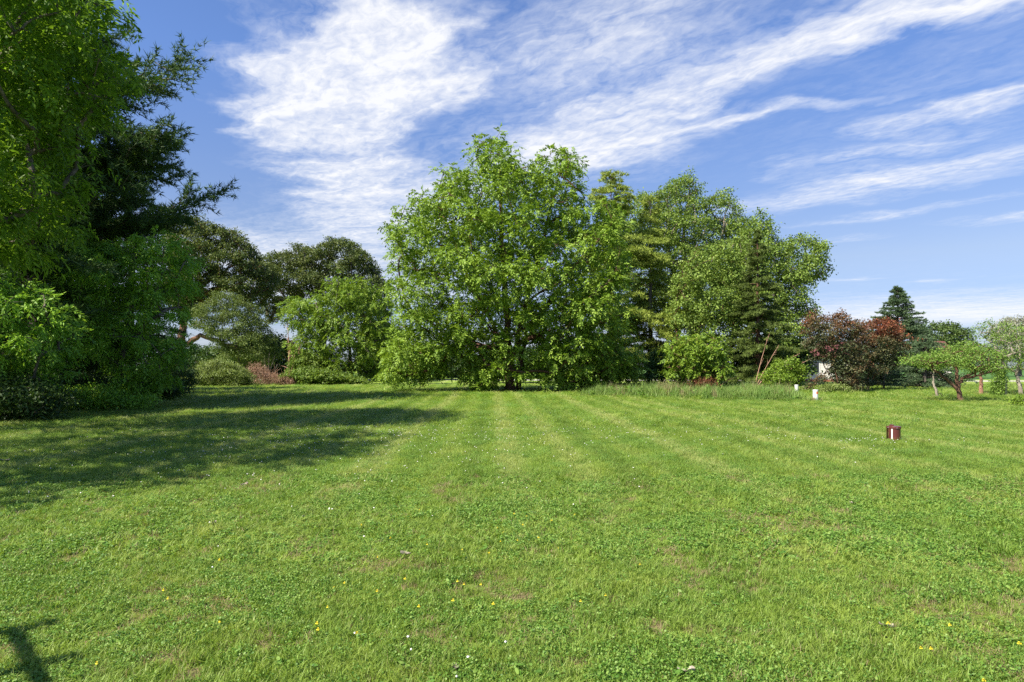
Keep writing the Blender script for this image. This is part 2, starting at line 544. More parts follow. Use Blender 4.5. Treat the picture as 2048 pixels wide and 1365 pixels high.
def crown_sprays(lobes, per_m2, r, tips_per=9, flat=0.8, clump=0.30):
    """positions of sprays in clumps; also returns the branch tips used"""
    S, O, TIPS = [], [], []
    for lobe in lobes:
        c, R = lobe[0], lobe[1]
        dm = lobe[2] if len(lobe) > 2 else 1.0
        nt = max(4, int(tips_per * (0.6 + 0.4 * R)))
        d = unit(r.normal(size=(nt, 3)) * np.array([1, 1, 0.8]) + np.array([0, 0, 0.30]))
        rad = R * (0.12 + 0.68 * r.random(nt) ** 0.8) * np.where(r.random(nt) < 0.14, r.uniform(1.2, 1.75, nt), 1.0)   # a few shoots stick out
        tips = c + d * rad[:, None] * np.array([1, 1, flat])
        tips[:, 2] = np.maximum(tips[:, 2], 0.08)
        TIPS.append((c, tips))
        n = max(6, int(dm * per_m2 * 4 * math.pi * R * R * 0.5))
        which = r.integers(0, nt, n)
        off = r.normal(size=(n, 3)) * R * clump * np.array([1, 1, 0.42])
        off[:, 2] -= 0.35 * (off[:, 0] ** 2 + off[:, 1] ** 2) / max(R, 0.1)
        s = tips[which] + off
        s[:, 2] = np.maximum(s[:, 2], 0.06)
        S.append(s)
        O.append(unit((s - c) + off * 0.8 + 1e-6))
    return np.concatenate(S), np.concatenate(O), TIPS


def skeleton(trunks, lobes, r, r0, stiff=0.12, tipr=0.012):
    """trunks: list of point arrays; every lobe joins the nearest suitable node of what has grown so far"""
    pos, par = [], []
    for tr in trunks:
        prev = -1
        for p in tr:
            pos.append(np.array(p, float)); par.append(prev); prev = len(pos) - 1
    ntr = len(pos)
    trunk_nodes = ntr
    base = np.array(trunks[0][0], float)
    order = sorted(range(len(lobes)), key=lambda i: np.linalg.norm(lobes[i][0] - np.array(trunks[0][-1]) * 0.5 - base * 0.5))
    segs, ends = [], {}
    zmin = trunks[0][0][2] + 0.16 * (trunks[0][-1][2] - trunks[0][0][2])
    for i in order:
        c = lobes[i][0]
        P = np.array(pos)
        dv = c - P
        dist = np.linalg.norm(dv, axis=1)
        pen = np.maximum(0, P[:, 2] - c[2] + 0.25 * np.linalg.norm(dv[:, :2], axis=1)) * 0.9
        pen = pen + np.where((np.arange(len(P)) < ntr) & (P[:, 2] < zmin), 50, 0)
        j = int(np.argmin(dist + pen))
        path = bez(P[j], c, r, 5, stiff, 0.06)
        ids = [j]
        for q in path[1:]:
            pos.append(q); par.append(ids[-1]); ids.append(len(pos) - 1)
        segs.append(ids); ends[i] = ids[-1]
    cnt = np.zeros(len(pos))
    for e in ends.values():
        j = e
        while j >= 0:
            cnt[j] += 1; j = par[j]
    tot = max(cnt.max(), 1)
    rad = np.maximum(tipr, r0 * 0.82 * np.sqrt(cnt / tot))
    P = np.array(pos)
    paths = [(P[ids], np.minimum(rad[ids], rad[ids[1]] * 1.15)) for ids in segs]
    return P, rad, paths


TRI_TOTAL = 0


def broadleaf(name, label, cat, poly, d, leaf, kind, spec, bark_m, trunk_px, r0, rl=(0.7, 1.3), depth=4.0, per_m2=9.0, seed=1,
              group=None, tips_per=9, clump=0.30, flat=0.8, spacing=0.85, twig=0.010, extra=None, tone=None, thin=None, clear=None, stiff=0.12):
    """trunk_px: list of stems, each a list of (px, py[, depth offset]) from the ground up; the crown fills poly"""
    global TRI_TOTAL
    r = np.random.default_rng(seed)
    lobes = lobes_from_poly(poly, d, rl[0], rl[1], depth, r, spacing)
    if extra: lobes += [(px2w(a, b, d) + np.array([0, dd, 0]), R, 1.7) for (a, b, dd, R) in extra]
    stems = []
    for st in trunk_px:
        pts = []
        for q in st:
            p = px2w(q[0], q[1], d)
            if len(q) > 2: p[1] += q[2]
            pts.append(p)
        pts = np.array(pts)
        if st is trunk_px[0]: pts[0, 2] = -0.05
        # finer, slightly crooked
        t = np.linspace(0, len(pts) - 1, 4 * (len(pts) - 1) + 1)
        fine = np.stack([np.interp(t, np.arange(len(pts)), pts[:, k]) for k in range(3)], 1)
        fine[1:-1] += r.normal(size=(len(fine) - 2, 3)) * r0 * 0.16
        stems.append(fine)
    root = thing(name, label, cat, tuple(float(x) for x in (stems[0][0][0], stems[0][0][1], 0.0)), 0, group)
    org = np.array(root.location)
    paths = []
    for i, st in enumerate(stems):
        n = len(st)
        f = np.linspace(0, 1, n)
        rr = r0 * (1.0 if i == 0 else 0.62) * (1 - 0.72 * f)
        if i == 0 and n > 2: rr[0] *= 1.45; rr[1] *= 1.08
        paths.append((st - org, rr))
    v, q = tubes(paths, 9)
    link('trunk', mesh_from('trunk', v, quads=q, smooth=True), M[bark_m], root)
    P, rad, bp = skeleton(stems, lobes, r, r0, stiff, twig)
    S, O, TIPS = crown_sprays(lobes, per_m2, r, tips_per, flat, clump)
    if thin is not None:
        keep = thin(S, r)
        S, O = S[keep], O[keep]
    bpaths = [(p - org, rr) for p, rr in bp]
    for (c, tips) in TIPS:
        for tp in tips[: 3]:
            bpaths.append((bez(c, tp, r, 3, 0.05, 0.08) - org, np.array([twig * 1.1, twig * 0.8, twig * 0.35])))
    v, q = tubes(bpaths, 4)
    link('branches', mesh_from('branches', v, quads=q, smooth=True), M[bark_m], root)
    v, t, lv, cl = sprays(S, O, kind, spec, r)
    attrs = {'lv': lv, 'cl': cl}
    if tone is not None: attrs['tn'] = tone(v, r)
    TRI_TOTAL += len(t)
    link('crown', mesh_from('crown', v - org, tris=t, attrs=attrs), M[leaf], root)
    return root


def needles(P, D, r, n, length, width, spread=0.6):
    """thin three-cornered needles at twig points P pointing about D"""
    m = len(P)
    rep = np.repeat(np.arange(m), n)
    k = len(rep)
    dl = unit(D[rep] + r.normal(size=(k, 3)) * spread)
    side = unit(np.cross(dl, r.normal(size=(k, 3))))
    L = (length * r.uniform(0.7, 1.2, k))[:, None]
    b = P[rep] + r.normal(size=(k, 3)) * length * 0.10
    v = np.stack([b - side * width * 0.5, b + side * width * 0.5, b + dl * L], 1).reshape(-1, 3)
    t = np.arange(k * 3).reshape(-1, 3)
    cl = r.random(m)[rep]
    return v, t, np.repeat(r.random(k), 3), np.repeat(cl, 3)


def conifer(name, label, cat, px, d, top_py, needle, bark_m, r0, profile, z0=0.6, whorl=0.55, per=6, rise=0.05, droop=0.18, side_len=0.30,
            nl=0.13, nw=0.016, nn=9, seed=1, step=0.22, group=None, spread=0.6, wob=0.25, side_gap=0.22, lean=(0, 0), upturn=0.0, bough_r=0.02, side_droop=0.0):
    """profile(f) = bough length (m) at height fraction f"""
    global TRI_TOTAL
    r = np.random.default_rng(seed)
    x, H = ground_x(px, d), CAMH + (HORIZON - top_py) / FPX * d
    root = thing(name, label, cat, (x, d, 0), 0, group)
    zz = np.linspace(-0.05, H, 14)
    tr = np.stack([np.interp(zz, [0, H], [0, lean[0]]), np.interp(zz, [0, H], [0, lean[1]]), zz], 1)
    tr[1:-1, :2] += r.normal(size=(12, 2)) * r0 * 0.15
    v, q = tubes([(tr, r0 * (1 - 0.96 * np.clip(zz / H, 0, 1)))], 8)
    link('trunk', mesh_from('trunk', v, quads=q, smooth=True), M[bark_m], root)
    paths, TP, TD = [], [], []
    z = z0
    while z < H - 0.15:
        f = z / H
        R0 = profile(f)
        for k in range(per):
            a = r.uniform(0, 2 * math.pi)
            R = R0 * r.uniform(1 - wob, 1 + wob * 0.6)
            if R < 0.12: continue
            zz0 = z + r.uniform(-1.1, 1.1) * whorl
            if zz0 > H - 0.1: zz0 = H - 0.1 - 0.3 * r.random()
            if zz0 < 0.25: zz0 = 0.25 + 0.3 * r.random()
            o = np.array([np.interp(z, [0, H], [0, lean[0]]), np.interp(z, [0, H], [0, lean[1]]), zz0])
            n = max(4, int(R / 0.5) + 3)
            t = np.linspace(0, 1, n)
            hd = np.array([math.cos(a), math.sin(a), 0])
            pts = o + hd * (R * t)[:, None]
            rs = rise * r.uniform(0.3, 1.9)
            pts[:, 2] += R * (rs * t - droop * t * t + upturn * t ** 3) + r.normal(size=n) * 0.03 * R * t
            pts[:, :2] += np.cumsum(r.normal(size=(n, 2)) * 0.02 * R, 0)
            pts[:, 2] = np.maximum(pts[:, 2], 0.12)
            paths.append((pts, bough_r * (0.5 + R / 3.0) * (1 - 0.85 * t)))
            tang = unit(np.gradient(pts, axis=0))
            s0 = 0.22
            m = max(3, int(R / side_gap))
            for j in range(m):
                tj = s0 + (1 - s0) * (j + r.uniform(0.2, 0.8)) / m
                bp = np.array([np.interp(tj, t, pts[:, i]) for i in range(3)])
                bt = unit(np.array([np.interp(tj, t, tang[:, i]) for i in range(3)]))
                for sgn in (-1, 1):
                    L = side_len * R ** 0.6 * (1.15 - 0.75 * tj) * r.uniform(0.6, 1.25)
                    sd = unit(bt * 0.75 + sgn * np.cross(bt, [0, 0, 1.0]) * 0.8 + np.array([0, 0, r.normal() * 0.15 - side_droop]))
                    nt = max(1, int(L / step))
                    for q2 in range(nt):
                        u = (q2 + 0.7) / nt
                        TP.append(bp + sd * L * u + np.array([0, 0, -0.10 * L * u * u])); TD.append(sd * 0.9 + np.array([0, 0, 0.12]))
                TP.append(bp); TD.append(bt)
            TP.append(pts[-1]); TD.append(tang[-1])
        z += whorl * (0.75 + 0.5 * (1 - f)) * r.uniform(0.8, 1.2)
    TP.append(np.array([lean[0], lean[1], H - 0.1])); TD.append(np.array([0, 0, 1.0]))
    v, q = tubes(paths, 4)
    link('branches', mesh_from('branches', v, quads=q, smooth=True), M[bark_m], root)
    v, t, lv, cl = needles(np.array(TP), unit(np.array(TD)), r, nn, nl, nw, spread)
    TRI_TOTAL += len(t)
    link('crown', mesh_from('crown', v, tris=t, attrs={'lv': lv, 'cl': cl}), M[needle], root)
    return root


# ------------------------------------------------------------------ scattering (only for what nobody could count)
def gn_scatter(name, pts, rot, scl, idx, templates, parent=None):
    me = bpy.data.meshes.new(name)
    n = len(pts)
    me.vertices.add(n)
    me.vertices.foreach_set('co', np.asarray(pts, np.float32).ravel())
    for k, a in (('rot', rot), ('scl', scl)):
        at = me.attributes.new(k, 'FLOAT_VECTOR', 'POINT')
        at.data.foreach_set('vector', np.asarray(a, np.float32).ravel())
    at = me.attributes.new('idx', 'INT', 'POINT')
    at.data.foreach_set('value', np.asarray(idx, np.int32))
    o = link(name, me, None, parent)
    ng = bpy.data.node_groups.new(name + '_nodes', 'GeometryNodeTree')
    ng.interface.new_socket('Geometry', in_out='INPUT', socket_type='NodeSocketGeometry')
    ng.interface.new_socket('Geometry', in_out='OUTPUT', socket_type='NodeSocketGeometry')
    N, L = ng.nodes, ng.links
    gi, go = N.new('NodeGroupInput'), N.new('NodeGroupOutput')
    iop = N.new('GeometryNodeInstanceOnPoints')
    g2i = N.new('GeometryNodeGeometryToInstance')
    for tm in templates[::-1]:
        oi = N.new('GeometryNodeObjectInfo')
        oi.inputs['Object'].default_value = tm
        L.new(oi.outputs['Geometry'], g2i.inputs[0])
    L.new(gi.outputs[0], iop.inputs['Points'])
    L.new(g2i.outputs[0], iop.inputs['Instance'])
    iop.inputs['Pick Instance'].default_value = True
    for nm, typ, sock in (('idx', 'INT', 'Instance Index'), ('rot', 'FLOAT_VECTOR', 'Rotation'), ('scl', 'FLOAT_VECTOR', 'Scale')):
        na = N.new('GeometryNodeInputNamedAttribute')
        na.data_type = typ
        na.inputs['Name'].default_value = nm
        L.new(na.outputs[0], iop.inputs[sock])
    L.new(iop.outputs[0], go.inputs[0])
    md = o.modifiers.new('scatter', 'NODES')
    md.node_group = ng
    return o


def template(name, me, mat):
    o = bpy.data.objects.new(name, me)
    if not me.materials: me.materials.append(mat)
    return o


def blades(n, radius, hmin, hmax, width, r, lean=0.5, bend=0.5):
    """grass blades: a quad and a tip each"""
    a = r.uniform(0, 2 * np.pi, n); rr = radius * np.sqrt(r.random(n))
    b = np.stack([rr * np.cos(a), rr * np.sin(a), np.full(n, -0.004)], 1)
    h = r.uniform(hmin, hmax, n)
    az = r.uniform(0, 2 * np.pi, n)
    hd = np.stack([np.cos(az), np.sin(az), np.zeros(n)], 1)
    sd = np.stack([-np.sin(az), np.cos(az), np.zeros(n)], 1)
    ln = r.uniform(0.1, lean, n)
    mid = b + hd * (h * ln * 0.45)[:, None] + np.array([0, 0, 1.0]) * (h * 0.6)[:, None]
    tip = b + hd * (h * (ln + bend * r.random(n)))[:, None] + np.array([0, 0, 1.0]) * (h * r.uniform(0.75, 1.0, n))[:, None]
    w = width * r.uniform(0.7, 1.3, n)[:, None]
    v = np.stack([b - sd * w * 0.5, b + sd * w * 0.5, mid + sd * w * 0.42, mid - sd * w * 0.42, tip], 1).reshape(-1, 3)
    i = np.arange(n)[:, None] * 5
    t = np.concatenate([i + np.array([[0, 1, 2]]), i + np.array([[0, 2, 3]]), i + np.array([[3, 2, 4]])])
    return v, t, np.repeat(r.random(n), 5)


def round_leaves(n, radius, size, hmin, hmax, r, long=1.0):
    """small low leaves (clover, plantain): six-sided discs, slightly cupped"""
    a = r.uniform(0, 2 * np.pi, n); rr = radius * np.sqrt(r.random(n))
    c = np.stack([rr * np.cos(a), rr * np.sin(a), r.uniform(hmin, hmax, n)], 1)
    nr = unit(np.array([0, 0, 1.0]) + r.normal(size=(n, 3)) * 0.5)
    s = unit(np.cross(nr, r.normal(size=(n, 3)))); u = np.cross(nr, s)
    sz = size * r.uniform(0.6, 1.3, n)
    ang = np.arange(6) * np.pi / 3
    ring = c[:, None] + sz[:, None, None] * (np.cos(ang)[None, :, None] * s[:, None] * long + np.sin(ang)[None, :, None] * u[:, None])
    v = np.concatenate([(c - nr * (sz * 0.18)[:, None])[:, None], ring], 1).reshape(-1, 3)
    i = np.arange(n)[:, None] * 7
    t = np.concatenate([i + np.array([[0, 1 + k, 1 + (k + 1) % 6]]) for k in range(6)])
    return v, t, np.repeat(r.random(n), 7)


# ------------------------------------------------------------------ the setting
def grass_colour(t, pos):
    """colour of the turf by place: patches and the mower's stripes (how leaning blades reflect light, painted as bands)"""
    n1 = t.noise(pos, 0.55, 4, 0.6, 0.3)
    n2 = t.noise(pos, 2.6, 3, 0.6)
    col = t.ramp(n1, [(0.28, (0.180, 0.305, 0.034)), (0.46, (0.245, 0.360, 0.050)), (0.60, (0.300, 0.400, 0.062)), (0.76, (0.375, 0.425, 0.100))])
    col = t.mix(t.maprange(n2, 0.42, 0.78, 0, 0.55), col, (0.130, 0.255, 0.042))
    sp = t.node('ShaderNodeSeparateXYZ')
    t.put(sp.inputs[0], pos)
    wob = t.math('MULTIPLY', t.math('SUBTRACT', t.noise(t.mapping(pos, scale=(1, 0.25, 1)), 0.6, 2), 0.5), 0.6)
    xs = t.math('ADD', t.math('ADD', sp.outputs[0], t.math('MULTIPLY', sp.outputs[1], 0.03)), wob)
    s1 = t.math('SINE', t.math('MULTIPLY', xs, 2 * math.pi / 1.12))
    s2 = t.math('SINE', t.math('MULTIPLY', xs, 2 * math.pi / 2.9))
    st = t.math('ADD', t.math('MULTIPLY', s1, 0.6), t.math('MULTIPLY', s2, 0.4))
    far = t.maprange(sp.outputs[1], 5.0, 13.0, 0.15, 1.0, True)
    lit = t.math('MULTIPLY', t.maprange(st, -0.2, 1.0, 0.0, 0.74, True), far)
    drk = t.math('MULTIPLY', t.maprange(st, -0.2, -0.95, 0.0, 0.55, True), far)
    col = t.mix(lit, col, (0.43, 0.47, 0.16))  # stripe brightness from blade lean is put into the colour, light then dark
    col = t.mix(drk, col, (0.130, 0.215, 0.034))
    return col


# worn spots of bare soil and thatch in the near lawn: (x, y, radius)
SPOTS = [(ground_x(a, CAMH * FPX / (b - HORIZON)), CAMH * FPX / (b - HORIZON), c) for a, b, c in ((345, 1310, 0.08), (395, 1350, 0.07), (1235, 1205, 0.11), (1300, 1245, 0.08), (1050, 1195, 0.07), (1690, 1190, 0.08), (1130, 1330, 0.07), (700, 1180, 0.06))]
m, t, out = new_mat('turf')
g = t.node('ShaderNodeNewGeometry')
pos = g.outputs['Position']
soil = t.noise(pos, 14, 4, 0.6)
fine = t.noise(pos, 55, 3, 0.7)
base = grass_colour(t, pos)
base = t.mix(t.maprange(fine, 0.35, 0.62, 0.5, 0.0), base, (0.085, 0.115, 0.030))
sp = t.node('ShaderNodeSeparateXYZ'); t.put(sp.inputs[0], pos)
near = t.maprange(sp.outputs[1], 20.0, 55.0, 1.0, 0.0)
base = t.mix(t.math('MULTIPLY', t.maprange(soil, 0.55, 0.70, 0, 0.7), near), base, (0.17, 0.10, 0.060))
base = t.mix(t.math('MULTIPLY', near, 0.25), base, (0.05, 0.05, 0.02))
worn = None
for (sx, sy, sr) in SPOTS:
    gsp = t.node('ShaderNodeTexGradient', gradient_type='SPHERICAL')
    t.put(gsp.inputs[0], t.mapping(pos, loc=(sx, sy, 0), scale=(sr * 1.7, sr * 2.0, 1), typ='TEXTURE'))
    worn = gsp.outputs['Fac'] if worn is None else t.math('ADD', worn, gsp.outputs['Fac'])
base = t.mix(t.maprange(t.math('ADD', worn, t.math('MULTIPLY', t.math('SUBTRACT', soil, 0.5), 0.6)), 0.15, 0.45, 0, 0.75), base, t.ramp(fine, [(0.3, (0.12, 0.075, 0.040)), (0.7, (0.34, 0.25, 0.15))]))
t.l.new(principled(t, base, 0.95, 0.05, bump(t, fine, 0.8, 0.05)), out.inputs[0])
M['turf'] = m


def grass_blade_mat(name, dry=False, tall=False):
    m, t, out = new_mat(name)
    g = t.node('ShaderNodeNewGeometry')
    if dry:
        col = (0.42, 0.33, 0.17)
        a = t.node('ShaderNodeAttribute', attribute_name='lv')
        col = t.ramp(a.outputs['Fac'], [(0.0, (0.20, 0.15, 0.07)), (1.0, (0.46, 0.37, 0.21))])
    else:
        a = t.node('ShaderNodeAttribute', attribute_name='lv')
        if tall:
            col = t.ramp(t.noise(g.outputs['Position'], 0.9, 3), [(0.3, (0.145, 0.275, 0.055)), (0.7, (0.280, 0.380, 0.10))])
        else:
            col = grass_colour(t, g.outputs['Position'])
        col = t.mix(t.maprange(a.outputs['Fac'], 0.75, 1.0, 0, 0.5), col, (0.40, 0.40, 0.16))
        col = t.mix(t.maprange(a.outputs['Fac'], 0.0, 0.4, 0.55, 0.0), col, (0.090, 0.185, 0.030))
    tr = t.node('ShaderNodeBsdfTranslucent')
    t.put(tr.inputs[0], t.mix(1.0, col, (1.15, 1.15, 0.65), 'MULTIPLY'))
    mx = t.node('ShaderNodeMixShader'); mx.inputs[0].default_value = 0.40
    t.l.new(principled(t, col, 0.5, 0.3), mx.inputs[1]); t.l.new(tr.outputs[0], mx.inputs[2])
    t.l.new(mx.outputs[0], out.inputs[0])
    return m


M['blade'] = grass_blade_mat('grass_blade')
M['blade_dry'] = grass_blade_mat('grass_blade_dry', dry=True)
M['blade_tall'] = grass_blade_mat('grass_blade_tall', tall=True)
M['clover'] = leafmat('clover_leaf', (0.080, 0.185, 0.026), (0.150, 0.285, 0.042), (0.240, 0.360, 0.075), 0.34, 0.5, 0.3)

gs = 3000.0
tag(link('ground', mesh_from('ground', [(-gs, -60, 0), (gs, -60, 0), (gs, 2 * gs, 0), (-gs, 2 * gs, 0)], faces=[(0, 1, 2, 3)]), M['turf']), kind='structure')
M['asphalt'] = plain('road_concrete', (0.50, 0.46, 0.41), 0.9, 0.2, 0.1, 0.8)
M['crop'] = plain('crop_rows', (0.075, 0.155, 0.036), 0.9, 0.1, 0.28, 0.06)
rc = [(-260, 104), (-60, 92), (20, 84), (40, 80), (70, 78.5), (140, 80), (320, 92)]
rx = np.linspace(-260, 320, 60)
ry = np.interp(rx, [a for a, b in rc], [b for a, b in rc])
rv = [(x, y - 2.9, 0.004) for x, y in zip(rx, ry)] + [(x, y + 2.9, 0.004) for x, y in zip(rx, ry)]
rf = [(i, i + 1, 61 + i, 60 + i) for i in range(59)]
tag(link('road', mesh_from('road', rv, faces=rf), M['asphalt']), kind='structure')
tag(link('crop_field', mesh_from('crop_field', [(-400, 120, 0.004), (20, 97, 0.004), (70, 88, 0.004), (140, 89, 0.004), (900, 180, 0.004), (2500, 2500, 0.004), (-2500, 2500, 0.004)], faces=[tuple(range(7))]), M['crop']), kind='structure')

# lawn: tufts, clover and low weeds, denser and finer near the camera
r = np.random.default_rng(11)
T = []
for i in range(4):
    v, tt, lv = blades(22, 0.040, 0.022, 0.060, 0.0038, r, 0.9, 0.7)
    T.append(template('grass_tuft', mesh_from('grass_tuft', v, tris=tt, attrs={'lv': lv}), M['blade']))
for i in range(2):
    v, tt, lv = blades(22, 0.045, 0.018, 0.045, 0.0060, r, 1.3, 0.9)
    T.append(template('broad_tuft', mesh_from('broad_tuft', v, tris=tt, attrs={'lv': lv}), M['blade']))
for i in range(3):
    v, tt, lv = round_leaves(46, 0.052, 0.0046, 0.008, 0.042, r, 1.3)
    T.append(template('clover_patch', mesh_from('clover_patch', v, tris=tt, attrs={'lv': lv, 'cl': lv}), M['clover']))
v, tt, lv = round_leaves(6, 0.05, 0.011, 0.014, 0.035, r, 2.0)
T.append(template('plantain', mesh_from('plantain', v, tris=tt, attrs={'lv': lv, 'cl': lv}), M['clover']))
v, tt, lv = blades(14, 0.045, 0.02, 0.05, 0.003, r, 1.3, 0.9)
T.append(template('straw_tuft', mesh_from('straw_tuft', v, tris=tt, attrs={'lv': lv}), M['blade_dry']))


# the same for the middle distance: more and finer pieces, since these are scaled up with the distance
for i in range(3):
    v, tt, lv = blades(90, 0.048, 0.020, 0.055, 0.0016, r, 0.5, 0.35)
    T.append(template('grass_mat', mesh_from('grass_mat', v, tris=tt, attrs={'lv': lv}), M['blade']))
for i in range(2):
    v, tt, lv = round_leaves(110, 0.052, 0.0021, 0.010, 0.042, r, 1.2)
    T.append(template('clover_mat', mesh_from('clover_mat', v, tris=tt, attrs={'lv': lv, 'cl': lv}), M['clover']))


def vnoise(x, y, s, seed):
    """cheap smooth value noise"""
    rr = np.random.default_rng(seed)
    G = rr.random((256, 256))
    u, w = x / s + 100, y / s + 100
    i, j = np.floor(u).astype(int), np.floor(w).astype(int)
    f, g_ = u - i, w - j
    f, g_ = f * f * (3 - 2 * f), g_ * g_ * (3 - 2 * g_)
    i0, i1, j0, j1 = i % 256, (i + 1) % 256, j % 256, (j + 1) % 256
    return (G[i0, j0] * (1 - f) + G[i1, j0] * f) * (1 - g_) + (G[i0, j1] * (1 - f) + G[i1, j1] * f) * g_


PTS, ROT, SCL, IDX = [], [], [], []
for (d0, d1, s) in ((2.4, 5.5, 0.034), (5.5, 10, 0.052), (10, 18, 0.10), (18, 32, 0.19), (32, 60, 0.36)):
    wmax = 0.80 * d1 + 1.5
    gx = np.arange(-wmax, wmax, s); gy = np.arange(d0, d1, s)
    X, Y = np.meshgrid(gx, gy)
    X, Y = X.ravel(), Y.ravel()
    X = X + r.uniform(-0.5, 0.5, len(X)) * s * 1.1; Y = Y + r.uniform(-0.5, 0.5, len(Y)) * s * 1.1
    k = np.abs(X) < 0.80 * Y + 1.5
    X, Y = X[k], Y[k]
    thin = vnoise(X, Y, 0.45, 3) * 0.6 + vnoise(X, Y, 0.13, 4) * 0.4
    k = r.random(len(X)) < np.clip((thin - 0.14) * 4.0, 0.5, 1.0)
    for (sx, sy, sr) in SPOTS:
        dd = np.hypot((X - sx), (Y - sy) * 0.8) / sr + (vnoise(X, Y, 0.09, 8) - 0.5) * 0.9
        k &= (dd > 1.0) | (r.random(len(X)) < 0.42)
    X, Y, thin = X[k], Y[k], thin[k]
    n = len(X)
    c = vnoise(X, Y, 0.9, 5) * 0.6 + vnoise(X, Y, 0.25, 6) * 0.4 + r.normal(size=n) * 0.10
    far = s > 0.08
    if not far:
        idx = r.integers(0, 4, n)
        idx = np.where(c > 0.50, r.integers(4, 6, n), idx)
        idx = np.where(r.random(n) < np.clip((c - 0.42) * 3.0, 0.08, 0.45), r.integers(6, 9, n), idx)
        idx = np.where(r.random(n) < 0.008, 9, idx)
        idx = np.where((thin < 0.33) & (r.random(n) < 0.5) | (r.random(n) < 0.03), 10, idx)
    else:
        idx = r.integers(11, 14, n)
        idx = np.where(r.random(n) < np.clip((c - 0.42) * 3.0, 0.10, 0.50), r.integers(14, 16, n), idx)
    k = s / 0.036
    lift = vnoise(X, Y, 0.6, 9)
    sc = r.uniform(0.75, 1.25, n)
    hz = sc * (0.72 + 0.7 * lift) * (1 + 0.10 * (k - 1))
    PTS.append(np.stack([X, Y, np.zeros(n)], 1))
    tilt = 0.30 * np.sign(np.sin((X + 0.03 * Y) * 2 * np.pi / 1.12))
    ROT.append(np.stack([-tilt * np.ones(n) + r.normal(size=n) * 0.08, r.normal(size=n) * 0.08, r.uniform(0, 2 * np.pi, n)], 1))
    SCL.append(np.stack([sc * k, sc * k, hz], 1))
    IDX.append(idx)
lawn = gn_scatter('lawn_grass', np.concatenate(PTS), np.concatenate(ROT), np.concatenate(SCL), np.concatenate(IDX), T)
tag(lawn, 'mown lawn grass with clover and low weeds', 'grass', kind='stuff')

# small flowers in the lawn
M['petal_white'] = plain('petal_white', (0.72, 0.70, 0.66), 0.7, 0.2, 0.08, 40)
M['petal_yellow'] = plain('petal_yellow', (0.70, 0.58, 0.04), 0.6, 0.2, 0.1, 40)


def puff(size, n, r):
    v, tt, lv = round_leaves(n, size * 0.6, size * 0.5, 0.0, size, r)
    return v, tt


def flower_template(name, mat, size, h):
    v, tt = puff(size, 9, r)
    v[:, 2] += h
    return template(name, mesh_from(name, v, tris=tt), mat)


tw = flower_template('clover_head', M['petal_white'], 0.011, 0.050)
ty = flower_template('yellow_flower', M['petal_yellow'], 0.0095, 0.046)
wpts = []
for (cx, cy, sx, sy, n) in ((-4.5, 15, 2.2, 2.8, 420), (-7.5, 12.5, 3, 2, 120), (-8, 21, 4, 5, 300), (1.6, 19, 2.2, 2.5, 160), (4, 16, 2.5, 2.5, 110), (-3, 20, 3, 3, 200), (-13, 22, 3, 5, 200),
                            (-1.5, 15, 2, 4, 160), (9, 25, 4, 4, 90), (7.6, 14.6, 0.9, 0.3, 60), (12, 22, 4, 4, 50), (2, 30, 6, 4, 140), (-0.4, 3.7, 0.3, 0.2, 6)):
    wpts.append(np.stack([r.normal(cx, sx, n), r.normal(cy, sy, n), np.zeros(n)], 1))
wpts = np.concatenate(wpts); wpts = wpts[wpts[:, 1] > 3.2]
n = len(wpts)
sc = r.uniform(0.7, 1.25, n) * np.clip(0.8 + wpts[:, 1] / 22, 1, 1.9)
tag(gn_scatter('clover_flowers', wpts, np.zeros((n, 3)), np.stack([sc, sc, np.ones(n)], 1), np.zeros(n), [tw]), 'tiny white clover flower heads scattered over the lawn', 'clover', kind='stuff')
yp = []
for (cx, cy, sx, sy, n) in ((-0.9, 5.0, 0.9, 0.6, 20), (-2.0, 4.0, 0.8, 0.4, 7), (0.3, 6.4, 0.8, 0.6, 14), (2.6, 4.0, 0.6, 0.3, 6)):
    yp.append(np.stack([r.normal(cx, sx, n), r.normal(cy, sy, n), np.zeros(n)], 1))
yp = np.concatenate(yp); yp = yp[yp[:, 1] > 3.0]
n = len(yp); sc = r.uniform(0.7, 1.2, n)
tag(gn_scatter('yellow_flowers', yp, np.zeros((n, 3)), np.stack([sc, sc, np.ones(n)], 1), np.zeros(n), [ty]), 'tiny yellow flowers in the near lawn', 'flowers', kind='stuff')

# ------------------------------------------------------------------ trees
SPEC_WALNUT = dict(n=9, rachis=0.42, len=0.185, wid=0.095, droop=0.15)
SPEC_BRIGHT = dict(n=9, rachis=0.46, len=0.22, wid=0.10, droop=0.3)
SPEC_OAK = dict(n=9, spread=0.18, len=0.22, wid=0.14, droop=0.15, mess=0.5)
SPEC_COTTON = dict(n=9, spread=0.19, len=0.185, wid=0.135, droop=0.35, mess=0.65)

